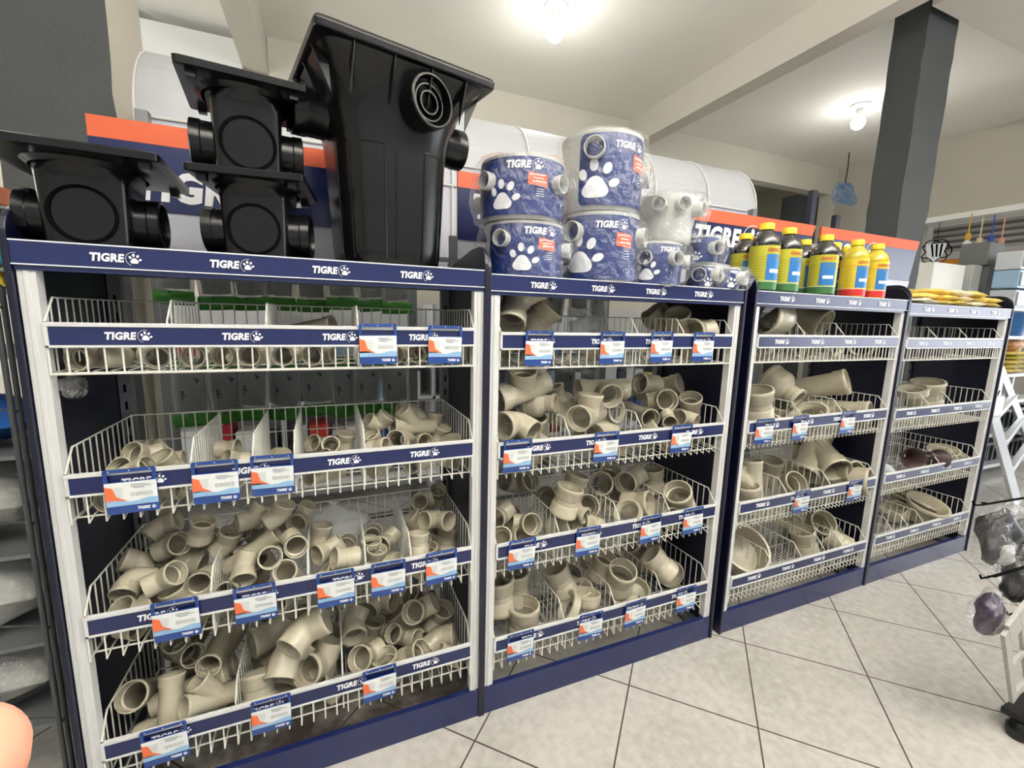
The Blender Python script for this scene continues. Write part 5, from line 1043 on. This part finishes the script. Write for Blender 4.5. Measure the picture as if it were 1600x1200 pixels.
for (y, z) in (prof[0], (.943, 2.16), (.943, 2.06)): p.tube([(x0_, y, z+.004), (x1_, y, z+.004)], .005, 6)
p.build('wire_frame', mat('hood_wire', (226, 226, 222), .4), hd)
o = MB().lathe([(0, 0), (.06, 0), (.06, 1.5), (0, 1.5)], 24).build('highlight_roll', mat('highlight_white', (244, 242, 238), .15, bump=.6, bscale=20), None); o.location = (4.423, .62, 0); tag(o, 'made-up white roll standing in for a bright highlight behind the farthest rack', 'roll')  # glossy white cylinder added in place of a bright highlight
# second, lower one further right
hd = thing('low_hood_panel', 'low pale panel behind the farthest rack', 'panel', (0, 0, 0))
p = MB(); p.box((3.5, .98, 1.5), (5.3, .992, 2.02)); p.build('panel_sheet', M_hood, hd)
for x in (3.55, 5.2): MB().box((x, .992, 0), (x+.04, 1.02, 2.0)).build('upright', M_steel, hd)
# blister bags
Mbag = film('grey_bag_film', (.4, .42, .42), .45, .4, .5, 30, True); Mgreen = mat('green_header_card', (44, 120, 22), .5, var=.15); Mbagin = mat('bag_contents', (70, 75, 75), .6, var=.3, scale=30)
M_inkb = mat('dark_bag_print', (30, 32, 34), .6)
def blister():
    t = thing('hanging_bag', 'x', 'packaged part')
    pillow(.128, .235, .04, 5).build('bag_film', Mbag, t, sharp=False)
    t.children[0].rotation_euler = (PI/2, 0, 0); t.children[0].location = (0, .02, -.13)
    o = pillow(.10, .16, .026, 9).build('packed_part', Mbagin, t, sharp=False); o.rotation_euler = (PI/2, 0, 0); o.location = (0, .01, -.12)
    o = pillow(.135, .055, .022, 14).build('green_card', Mgreen, t, sharp=False); o.rotation_euler = (PI/2, 0, 0); o.location = (0, -.002, -.232)
    MB().box((-.016, -.022, -.217), (.016, -.012, -.210)).build('card_slot', M_inkb, t)
    MB().box((.02, -.017, -.13), (.029, -.012, -.07)).build('ink_block', M_inkb, t)
    p = MB()
    for q in range(6): p.box((-.035, -.0165, -.09-q*.014), (.012 if q % 2 else .005, -.015, -.086-q*.014))
    p.build('small_print', M_inkb, t)
    MB().box((-.058, -.008, -.03), (.058, .004, 0)).build('header_card', Mgreen, t, bevel=.002)
    return t
pb = blister(); first = True
Mhook = M_steel
def hook(x, z): MB().tube([(x, .84, z+.012), (x, .74, z+.004), (x, .725, z+.014)], .0035, 6).build('hook', Mhook, rk)
rows = [(1.69, 8, .10, .115, 'upper'), (1.225, 8, .11, .112, 'lower')]
for z, n, x0, dx, nm in rows:
    for i in range(n):
        o = pb if first else copy_tree(pb); first = False
        o.location = (x0+i*dx, .78-rnd.uniform(0, .04), z+rnd.uniform(-.01, .01)); o.rotation_euler = (rnd.uniform(-.1, .1), rnd.uniform(-.08, .08), rnd.uniform(-.35, .35))
        hook(o.location.x, o.location.z)
        o['label'] = f'grey bag with green card hanging behind the leftmost rack, {["first","second","third","fourth","fifth","sixth","seventh","eighth"][i]} in the {nm} row'; o['group'] = 'hanging bags on hooks'
for z, n, x0, dx, nm in [(1.66, 7, 1.2, .13, 'upper'), (1.18, 6, 1.2, .15, 'lower')]:
    for i in range(n):
        o = copy_tree(pb)
        for ch in list(o.children):
            if 'card' in ch.name: bpy.data.objects.remove(ch)
        o.location = (x0+i*dx, .76-rnd.uniform(0, .05), z+rnd.uniform(-.02, .02)); o.rotation_euler = (rnd.uniform(-.1, .1), rnd.uniform(-.08, .08), rnd.uniform(-.35, .35))
        hook(o.location.x, o.location.z)
        o['label'] = f'clear bag hanging behind the second rack, {["first","second","third","fourth","fifth","sixth","seventh"][i]} in the {nm} row'; o['group'] = 'hanging clear bags on hooks'
# shelf across the next aisle with boxes, seen low through the racks
sh = thing('aisle_shelf', 'white shelf unit in the next aisle, seen through the open racks', 'shelf', (0, 0, 0))
p = MB()
for z in (.42, .8, 1.08): p.box((-.8, 2.0, z-.02), (4.8, 2.4, z))
p.build('shelf_boards', mat('bright_white_laminate', (226, 227, 228), .5), sh)
for x in (-.8, .3, 1.35, 2.5, 3.7, 4.78): MB().box((x, 2.0, 0), (x+.02, 2.4, 1.5)).build('shelf_upright', M_white, sh)
MB().box((-.8, 2.4, 0), (4.8, 2.41, 1.52)).build('shelf_back', mat('bright_white_laminate', (226, 227, 228), .5), sh)
cols = [(232, 234, 236), (80, 120, 190), (226, 228, 230), (170, 30, 44), (240, 240, 236), (60, 66, 74), (205, 208, 212), (210, 60, 50), (228, 220, 120), (150, 176, 200)]
i = 0; x = -.7
lvl = {1.08: 'top', .8: 'middle', .42: 'lower'}
for z in (1.08, .8, .42):
    x = -.72; n_ = 0
    while x < 4.6:
        wd = rnd.uniform(.05, .16); h_ = rnd.uniform(.12, .25); c = cols[i % 10] if rnd.random() < .6 else (228, 229, 230)
        near = min(abs(x-q) for q in (.3, 1.35, 2.5, 3.7))
        if min(abs(x+wd/2-.01-q-.0) for q in (.3, 1.35, 2.5, 3.7)) < wd/2+.03: x += .05; continue
        if -.3 < x < 4.5:
            n_ += 1
            o = MB().box((0, 0, 0), (wd, .22, h_)).build('carton', mat('carton_%d_%d_%d' % c, c, .5), None, bevel=.003); o.location = (x, 2.03, z)
            cn = {(232,234,236):'white',(80,120,190):'blue',(226,228,230):'white',(170,30,44):'red',(240,240,236):'white',(60,66,74):'dark grey',(205,208,212):'pale grey',(210,60,50):'bright red',(228,220,120):'yellow',(150,176,200):'pale blue',(228,229,230):'white'}[c]
            tag(o, f'{cn} carton, number {n_} from the left on the {lvl[z]} board of the next aisle', 'carton', 'cartons across the next aisle')
        x += wd+.02; i += 1
# low white bench right behind the leftmost rack
t = thing('white_bench', 'white tiled bench top behind the third basket of the leftmost rack', 'bench', (.35, .98, 0))
MB().box((0, 0, .52), (1.0, .5, .56)).build('bench_top', mat('bright_white_laminate', (226, 227, 228), .5), t)
for x, y in ((.02, .02), (.95, .02), (.02, .45), (.95, .45)): MB().box((x, y, 0), (x+.03, y+.03, .52)).build('leg', M_steel, t)
o = MB().box((0, 0, 0), (.75, .25, .035)).build('dark_board', mat('dark_red_brown_board', (70, 34, 30), .5), None, bevel=.003); o.location = (.40, 1.1, .60); o.rotation_euler=(0,0,0)
tag(o, 'dark reddish board lying over the white bench behind the leftmost rack', 'board')
MB().box((.06, .1, .56), (.1, .3, .599)).build('block', M_white, t); MB().box((.76, .1, .56), (.79, .3, .599)).build('block', M_white, t)

# ------------------------------------------------------------------ left edge: tube frame and wrapped bales
fr = thing('tube_frame', 'dark grey tube frame beside the left end of the racks', 'frame', (0, 0, 0))
for y, dx in ((.03, 0), (.062, -.002)):
    MB().tube([(-.055+dx, y, 0), (-.055+dx, y, 1.46), (-.065+dx, y, 1.475), (-.09, y, 1.478)], .006, 10).build('tube', mat('dark_frame_paint', (70, 72, 74), .35, metal=.4), fr)
for z in (.35, .62, .9, 1.18, 1.42): MB().tube([(-.059, .03, z), (-.059, .062, z), (-.46, .19, z)], .003, 6).build('cross_wire', mat('dark_frame_paint', (70, 72, 74), .35, metal=.4), fr)
LSH = thing('side_shelving', 'steel shelving left of the racks holding wrapped bales', 'shelving', (0, 0, 0))
p = MB()
for z in (.22, .48, .75, 1.03, 1.3): p.box((-.95, .22, z-.012), (-.12, .62, z))
p.build('shelf_plates', M_steel, LSH)
for x in (-.95, -.15): MB().box((x, .6, 0), (x+.03, .63, 1.31)).build('upright', M_steel, LSH)
Mbale = film('bale_film', (.78, .80, .80), .55, .3, .6, 14, True); Mbin = mat('bale_contents', (176, 176, 170), .7, var=.18, scale=9)
def bale(label, loc, sx, sy, sz, m, seed, stripe=None):
    t = thing('wrapped_bale', label, 'bale', loc, group='wrapped bales at the left')
    pillow(sx*.95, sy*.95, sz*.92, seed).build('bale_contents', m, t, sharp=False)
    pillow(sx, sy, sz, seed+1).build('clear_wrap', M_film, t, sharp=False)
    if stripe: 
        o = MB().box((-.08, -sy/2-.002, sz*.25), (.14, -sy/2+.03, sz*.55)).build('printed_band', mat('blue_bale_print', (54, 112, 170), .5), t, bevel=.01)
    return t
for i, (z, h_) in enumerate(((.225, .22), (.485, .23), (.755, .24))):
    bale(f'grey wrapped bale on the {["lowest","second","third"][i]} plate of the left shelving', (-.42, .41, z), .54, .38, h_+.03, Mbin, 40+i, stripe=(i in (0, 1)))
o = pillow(.50, .36, .13, 77).build('boxed_sheet_pack', mat('blue_orange_pack', (44, 96, 172), .4), None, sharp=False); o.location = (-.42, .42, 1.034)
tag(o, 'blue and orange pack on the shelf left of the racks', 'pack')
o2 = MB().box((-.2, -.175, .03), (.2, -.165, .06)).build('orange_stripe', M_org, o)
o = crumple_bag('dark bottle pack at the left edge above the blue pack', 'bag', (-.36, .4, 1.31), .2, .16, .12, mat('dark_pack', (46, 36, 34), .4), 12)
for i, (z, c, nm) in enumerate(((1.50, (228, 200, 60), 'yellow'), (1.57, (60, 150, 190), 'turquoise'), (1.66, (240, 236, 226), 'cream'), (1.76, (196, 120, 90), 'tan'))):
    o = MB().box((-.12, 0, 0), (.12, .2, .06)).build('stacked_pack', mat('pack_'+nm, c, .45), None, bevel=.006); o.location = (-.45, .62, z-.02); tag(o, f'{nm} pack high on the shelves at the left edge', 'pack', 'packs high at the left edge')
p = MB(); p.box((-.62, .6, 1.46), (-.28, .86, 1.475)); o = p.build('upper_plate', M_steel, LSH)
for z in (1.54, 1.63, 1.73): MB().box((-.62, .6, z-.012), (-.28, .86, z-.004)).build('upper_plate', M_steel, LSH)

# ------------------------------------------------------------------ right side: ladder, shelving, counter
M_alu = mat('brushed_aluminium', (196, 198, 198), .35, metal=.6)
ld = thing('step_ladder', 'aluminium step ladder standing beyond the farthest rack', 'ladder', (0, 0, 0))
def rail(pts, w, name):
    for a, b_ in zip(pts[:-1], pts[1:]):
        a, b_ = Vector(a), Vector(b_); D_ = (b_-a).normalized(); M_ = basis(D_, (0, 1, 0)); M_.translation = a; L_ = (b_-a).length
        MB().obox(M_, (-.012, -w/2, -.01), (.012, w/2, L_+.01)).build(name, M_alu, ld, bevel=.004)
JA, FA, TB, FB = Vector((5.130, 0.250, 0.797)), Vector((5.822, 0.250, 0.000)), Vector((6.288, 0.660, 1.052)), Vector((7.519, 0.660, 0.000))
rail([(5.104, 0.250, 1.084), JA, FA], .10, 'front_rail')
rail([TB, FB], .09, 'front_rail')
for q, a in ((JA+Vector((0, 0, .18)), .0), (TB, .0)): rail([q, Vector((q.x-.55, q.y, .012))], .03, 'rear_rail')
for v in (.03, .32, .62):
    a = JA.lerp(FA, v+.02); t_ = (TB.z-a.z)/(TB.z-FB.z); b_ = TB.lerp(FB, t_)
    MB().prism([(a.x-.09, a.y, a.z), (a.x+.09, a.y, a.z), (b_.x+.09, b_.y, a.z), (b_.x-.09, b_.y, a.z)], (0, 0, .045)).build('step', M_alu, ld, bevel=.004)
MB().box((JA.x-.09, JA.y-.02, JA.z-.02), (JA.x+.09, JA.y+.02, JA.z+.14)).build('hinge_plate', M_alu, ld, bevel=.015)
sh = thing('side_shelf_unit', 'white shelf unit at the right edge with organisers and packets', 'shelf', (0, 0, 0))
p = MB()
for z in (.10, .42, .74, 1.0, 1.36, 1.62): p.box((6.4, .70, z-.03), (7.38, .95, z))
p.build('shelf_boards', M_white, sh)
for x in (6.4, 7.35): MB().box((x, .92, 0), (x+.03, .95, 1.62)).build('upright', M_white, sh)
for i, (z, c, nm) in enumerate(((1.62, (190, 196, 204), 'clear'), (1.80, (150, 180, 205), 'bluish'), (1.97, (200, 204, 208), 'pale'))):
    t = thing('drawer_organiser', f'{nm} plastic drawer organiser, {["lowest","middle","top"][i]} of three at the right edge', 'organiser', (6.5, .73, z+.001), group='plastic organisers')
    MB().box((0, 0, 0), (.75, .18, .165)).build('case', mat('organiser_'+nm, c, .3), t, bevel=.01)
    for k in range(3): MB().box((.02+k*.245, -.012, .02), (.245+k*.245, 0, .145)).build('drawer', mat('organiser_front', (176, 186, 196), .25), t, bevel=.006)
t = thing('blue_tub', 'blue plastic tub on the right hand shelf', 'tub', (6.62, .80, 1.362)); MB().lathe([(0, 0), (.13, 0), (.17, .2), (.185, .2), (.185, .215), (.16, .215), (.12, .02), (0, .02)], 32).build('tub_wall', mat('tub_blue', (40, 94, 150), .35), t)
for k in range(5):
    o = pillow(.5, .24, .045, 200+k).build('food_packet', mat('green_yellow_packet', (176, 168, 60), .4, var=.3, scale=12) if k % 2 else Mpk, None, sharp=False); o.location = (6.72+.03*(k % 2), .82, 1.002+k*.042); o.rotation_euler = (0, 0, rnd.uniform(-.15, .15))
    tag(o, f'flat yellow packet on the right hand shelf, {["lowest","second","middle","fourth","topmost"][k]} of the pile', 'packet', 'pile of packets on the right hand shelf')
o = pillow(.3, .22, .12, 300).build('bread_bag', mat('tan_bag', (190, 140, 92), .5, var=.2), None, sharp=False); o.location = (6.75, .82, 1.212); tag(o, 'tan bag on top of the flat packets at the right edge', 'bag')
for k, z in enumerate((.103, .423)):
    t = thing('plastic_crate', f'dark perforated crate on the {["lowest","second"][k]} shelf behind the ladder', 'crate', (6.43, .72, z), group='dark crates'); mb = MB()
    for a, b_ in (((0, 0, 0), (.9, .012, .035)), ((0, 0, .19), (.9, .012, .22)), ((0, .012, 0), (.9, .2, .01)), ((0, .188, .01), (.9, .2, .22)), ((0, .012, .01), (.012, .188, .22)), ((.888, .012, .01), (.9, .188, .22))): mb.box(a, b_)
    for q in range(10): mb.box((q*.0975, 0, .035), (q*.0975+.022, .012, .19))
    mb.build('crate_body', mat('dark_crate_plastic', (58, 58, 60), .4), t)
# counter with grey boxes, seen over the farthest rack
ct = thing('counter', 'pale counter behind the farthest rack', 'counter', (0, 0, 0))
MB().box((5.2, .98, 1.634), (7.35, 1.3, 1.683)).build('counter_top', M_white, ct, bevel=.005)
for x in (5.25, 7.2): MB().box((x, 1.0, 0), (x+.1, 1.28, 1.634)).build('leg', M_white, ct)
o = MB().box((0, 0, 0), (0.321, .22, 0.352)).build('storage_box', mat('box_tall_grey', (128, 129, 127), .5), None, bevel=.008); o.location = (6.643, 1.0, 1.684); tag(o, 'tall grey box on the counter beyond the farthest rack', 'box', 'boxes on the far counter')
o = MB().box((0, 0, 0), (0.292, .22, 0.223)).build('storage_box', mat('box_dark_grey', (104, 106, 104), .5), None, bevel=.008); o.location = (6.583, 1.0, 2.037); tag(o, 'dark grey box on the counter beyond the farthest rack', 'box', 'boxes on the far counter')
o = MB().box((0, 0, 0), (0.159, .22, 0.342)).build('storage_box', mat('box_light_grey', (178, 180, 178), .5), None, bevel=.008); o.location = (6.357, 1.0, 1.684); tag(o, 'light grey box on the counter beyond the farthest rack', 'box', 'boxes on the far counter')
o = MB().box((0, 0, 0), (0.530, .22, 0.323)).build('storage_box', mat('box_long_white', (238, 236, 228), .5), None, bevel=.008); o.location = (5.688, 1.0, 1.684); tag(o, 'long white box on the counter beyond the farthest rack', 'box', 'boxes on the far counter')
# roller shutter and orange frame outside the right wall opening
t = thing('roller_shutter', 'rolled grey shutter slats under the white rail on the right', 'shutter', (7.7, 0, 0)); p = MB()
for k in range(9): p.box((.0+.004*k, -1.0, 2.66-.035*(k+1)), (.03+.004*k, 1.99, 2.66-.035*(k+1)+.029), k % 2)
p.build('slats', [mat('shutter_grey', (150, 146, 140), .45), mat('shutter_dark', (78, 76, 74), .5)], t)
MB().box((7.95, -1.0, 2.20), (8.05, 2.0, 2.28)).build('frame_bar', mat('orange_bar_paint', (232, 150, 40), .5), thing('orange_frame', 'orange horizontal bar outside the right hand opening', 'bar', (0, 0, 0)), bevel=.004)
def pendant(label, loc, c, L):
    t = thing('pendant_lamp', label, 'pendant lamp', loc, group='small pendant lamps'); t.scale = (.5, .5, .5); L *= 2
    MB().tube([(0, 0, 0), (0, 0, L)], .012, 6).build('cord', mat('cord_'+label.split()[0], c, .5), t)
    MB().lathe([(.0, .0), (.05, 0), (.055, -.12), (.035, -.14), (0, -.14)], 16).build('lamp_holder', mat('holder_'+label.split()[0], c, .5), t)
    MB().lathe([(.03, -.14), (.075, -.2), (.06, -.26), (0, -.28)], 16).build('bulb', mat('white_glass_bulb', (240, 238, 230), .3), t)
pendant('yellow socket pendant lamp hanging before the orange bar', (7.300, 1.478, 2.470), (226, 170, 40), .22)
pendant('blue socket pendant lamp hanging right of the yellow one', (7.300, 1.283, 2.420), (50, 70, 170), .22)
pendant('pink cord pendant lamp at the right, before the shutter', (7.300, 1.199, 2.381), (206, 150, 130), .22)
pendant('cream cord pendant lamp between the yellow and blue ones', (7.300, 1.374, 2.406), (220, 206, 170), .22)
# round wire emblem with a striped shield
t = thing('wire_emblem', 'round black wire ornament with a white striped shield hanging at the right', 'ornament', (7.400, 1.799, 2.321), (0, 0, -1.1)); p = MB()
for k in range(6):
    a = k*PI/3; p.tube([(.07*math.cos(a)+.075*math.cos(2*PI*q/16), .0, .07*math.sin(a)+.075*math.sin(2*PI*q/16)) for q in range(16)], .006, 5, closed=True)
p.tube([(0, 0, .14), (0, 0, 0.339)], .003, 5); p.build('wire_rings', M_blackd, t)
p = MB(); p.prism([(-.09, -.02, .09), (.09, -.02, .09), (.07, -.02, -.05), (0, -.02, -.12), (-.07, -.02, -.05)], (0, .012, 0))
for k in range(3): p.prism([(-.05+k*.045, -.0225, .085), (-.03+k*.045, -.0225, .085), (-.005+k*.03, -.0225, -.07), (-.02+k*.03, -.0225, -.06)], (0, .002, 0), 1)
p.build('shield', [M_print, M_blackd], t)
# blue cable bundle hanging from the ceiling
t = thing('cable_bundle', 'tangle of thin blue cable hanging from the ceiling near the far pillar', 'cable', (6.852, 2.600, 3.121)); p = MB(); rg = random.Random(4)
for k in range(7):
    p.tube([(.12*math.sin(q*.7+k)*rg.uniform(.6, 1.2)+.03*k-.08, .05*math.cos(q*.9+k), -.02+.13*math.cos(q*.63+k*1.3)*rg.uniform(.7, 1.1)) for q in range(18)], .0035, 5)
p.build('blue_loops', mat('blue_cable', (90, 140, 190), .5), t)
MB().tube([(0, 0, .1), (.01, 0, .3), (0, 0, 3.6-t.location.z)], .006, 5).build('hanging_wire', M_blackd, t)

# ------------------------------------------------------------------ stand of wrapped tools at the right front
st = thing('tool_stand', 'display stand foot and end plate at the lower right edge', 'stand', (0, 0, 0))
TL, BL = Vector((2.607, -0.74, 0.456)), Vector((2.804, -0.74, 0.122)); Dn = (BL-TL); Lp = Dn.length; Dn.normalize()
Mp = basis(-Dn, (0, -1, 0)); Mp.translation = BL   # Z runs up the plate, X towards the aisle, Y along it
mb = MB(); wp = .20
for (q0, z0, q1, z1) in ((0, 0, .03, Lp-.02), (.10, 0, wp, Lp), (.03, Lp-.09, .10, Lp), (.03, Lp*.42, .10, Lp*.42+.025), (.03, 0, .10, .03)):
    mb.obox(Mp, (0, q0 if False else q0, z0), (.012, q1, z1))
mb.build('end_plate', mat('grey_stand_plastic', (168, 166, 160), .45), st, bevel=.0015)
FX = 2.83
MB().lathe([(0, 0), (.03, .0), (.034, .012), (.034, .04), (.02, .06), (0, .06)], 20, Matrix.Translation((FX, -.77, .0))).build('foot', M_black, st)
MB().box((FX-.01, -.80, .056), (FX+.6, -.72, .08)).build('base_bar', M_black, st, bevel=.004)
MB().box((FX+.22, -.77, .07), (FX+.26, -.73, 1.05)).build('stand_post', mat('grey_stand_plastic', (168, 166, 160), .45), st)
p = MB()
for (hx, hy, hz) in ((2.384, -0.700, 0.902), (2.461, -0.720, 0.658), (2.705, -0.720, 0.469)):
    p.tube([(FX+.24, -.74, hz-.02), (hx+.06, hy, hz-.006), (hx+.012, hy, hz), (hx, hy, hz+.014)], .003, 6); p.tube([(FX+.24, -.75, hz-.01), (hx+.06, hy-.014, hz+.004), (hx+.02, hy-.012, hz+.012)], .003, 6)
p.build('hooks', M_blackd, st)
M_dg = mat('charcoal_tool', (40, 40, 42), .45, var=.25, scale=30); M_pu = mat('purple_tool', (46, 16, 56), .4, var=.2, scale=20); M_sil = mat('silver_blade', (176, 176, 174), .35, var=.1)
def wrapped(label, c, sx, sy, sz, ry, inner, seed, extra=None):
    t = thing('wrapped_tool', label, 'wrapped tool', c, (0, ry, .2), group='wrapped tools on the stand')
    crumple_bag('', '', (0, 0, -sz*.5), sx*.8, sy*.8, sz*.9, inner, seed, 'tool_body', t, None, False)
    if extra:
        o = crumple_bag('', '', (sx*.12, -sy*.25, -sz*.42), sx*.45, sy*.5, sz*.5, extra, seed+3, 'tool_grip', t, None, False)
    o = crumple_bag('', '', (0, 0, -sz*.56), sx*1.05, sy*1.05, sz*1.08, M_film, seed+1, 'clear_wrap', t, None, False)
    return t
wrapped('charcoal tool in clear wrap, topmost on the stand at the right edge', (2.715, -0.660, 0.739), .17, .10, .26, .95, M_dg, 21, M_sil)
wrapped('grey and purple tool in clear wrap against the right edge', (2.841, -0.690, 0.592), .15, .10, .24, .25, M_dg, 25, M_pu)
wrapped('purple tool in clear wrap, lowest of the hanging ones', (2.669, -0.690, 0.475), .12, .08, .17, .25, M_pu, 29, M_sil)
wrapped('second charcoal tool in clear wrap behind the grey and purple one', (3.218, -0.580, 0.603), .17, .1, .2, -.3, M_dg, 33)

# ------------------------------------------------------------------ fingertip of the person holding the camera
C_ = Vector(cam.location); d_ = Vector((-0.8592, 1.2749, -1.0802)).normalized(); R3 = cam.rotation_euler.to_matrix()
up_ = R3 @ Vector((0, 1, 0)); rt_ = R3 @ Vector((1, 0, 0))
tip = C_+d_*.105; base_dir = (-up_*.75-rt_*.8+R3 @ Vector((0, 0, -1))*(-.1)).normalized()
M_skin = mat('skin', (226, 158, 132), .5, var=.05, scale=120, bump=.05, bscale=800); M_skin.node_tree.nodes['Principled BSDF'].inputs['Subsurface Weight'].default_value = .2
M_skin.node_tree.nodes['Principled BSDF'].inputs['Subsurface Radius'].default_value = (.004, .002, .001)
Mf = Matrix.Translation(tip) @ basis(base_dir, rt_)
p = MB(); prof = [(0, -.0088), (.003, -.0083), (.0055, -.0066), (.0074, -.0035), (.0083, .0005), (.0086, .006), (.0085, .013), (.0082, .022), (.0088, .027), (.0092, .032), (.0092, .038), (.0075, .042), (.0, .0435)]
p.lathe(prof, 28, Mf)
fg = p.build('finger', M_skin, None, sharp=False); tag(fg, 'blurred pink fingertip of the photographer in the lower left corner', 'finger')
p = MB(); 
for i in range(1): 
    rows_ = []
    for a in range(7):
        t_ = -.9+a*.3; rows_.append([Mf @ Vector((.0087*math.cos(t_+PI/2), .0089*math.sin(t_+PI/2), z)) for z in (-.003, .001, .005, .009)])
    vs = [v for r_ in rows_ for v in r_]; p.add(vs, [(a*4+b_, a*4+b_+1, (a+1)*4+b_+1, (a+1)*4+b_) for a in range(6) for b_ in range(3)], 0, True)
p.build('fingernail', mat('nail', (228, 172, 150), .35), fg, sharp=False)
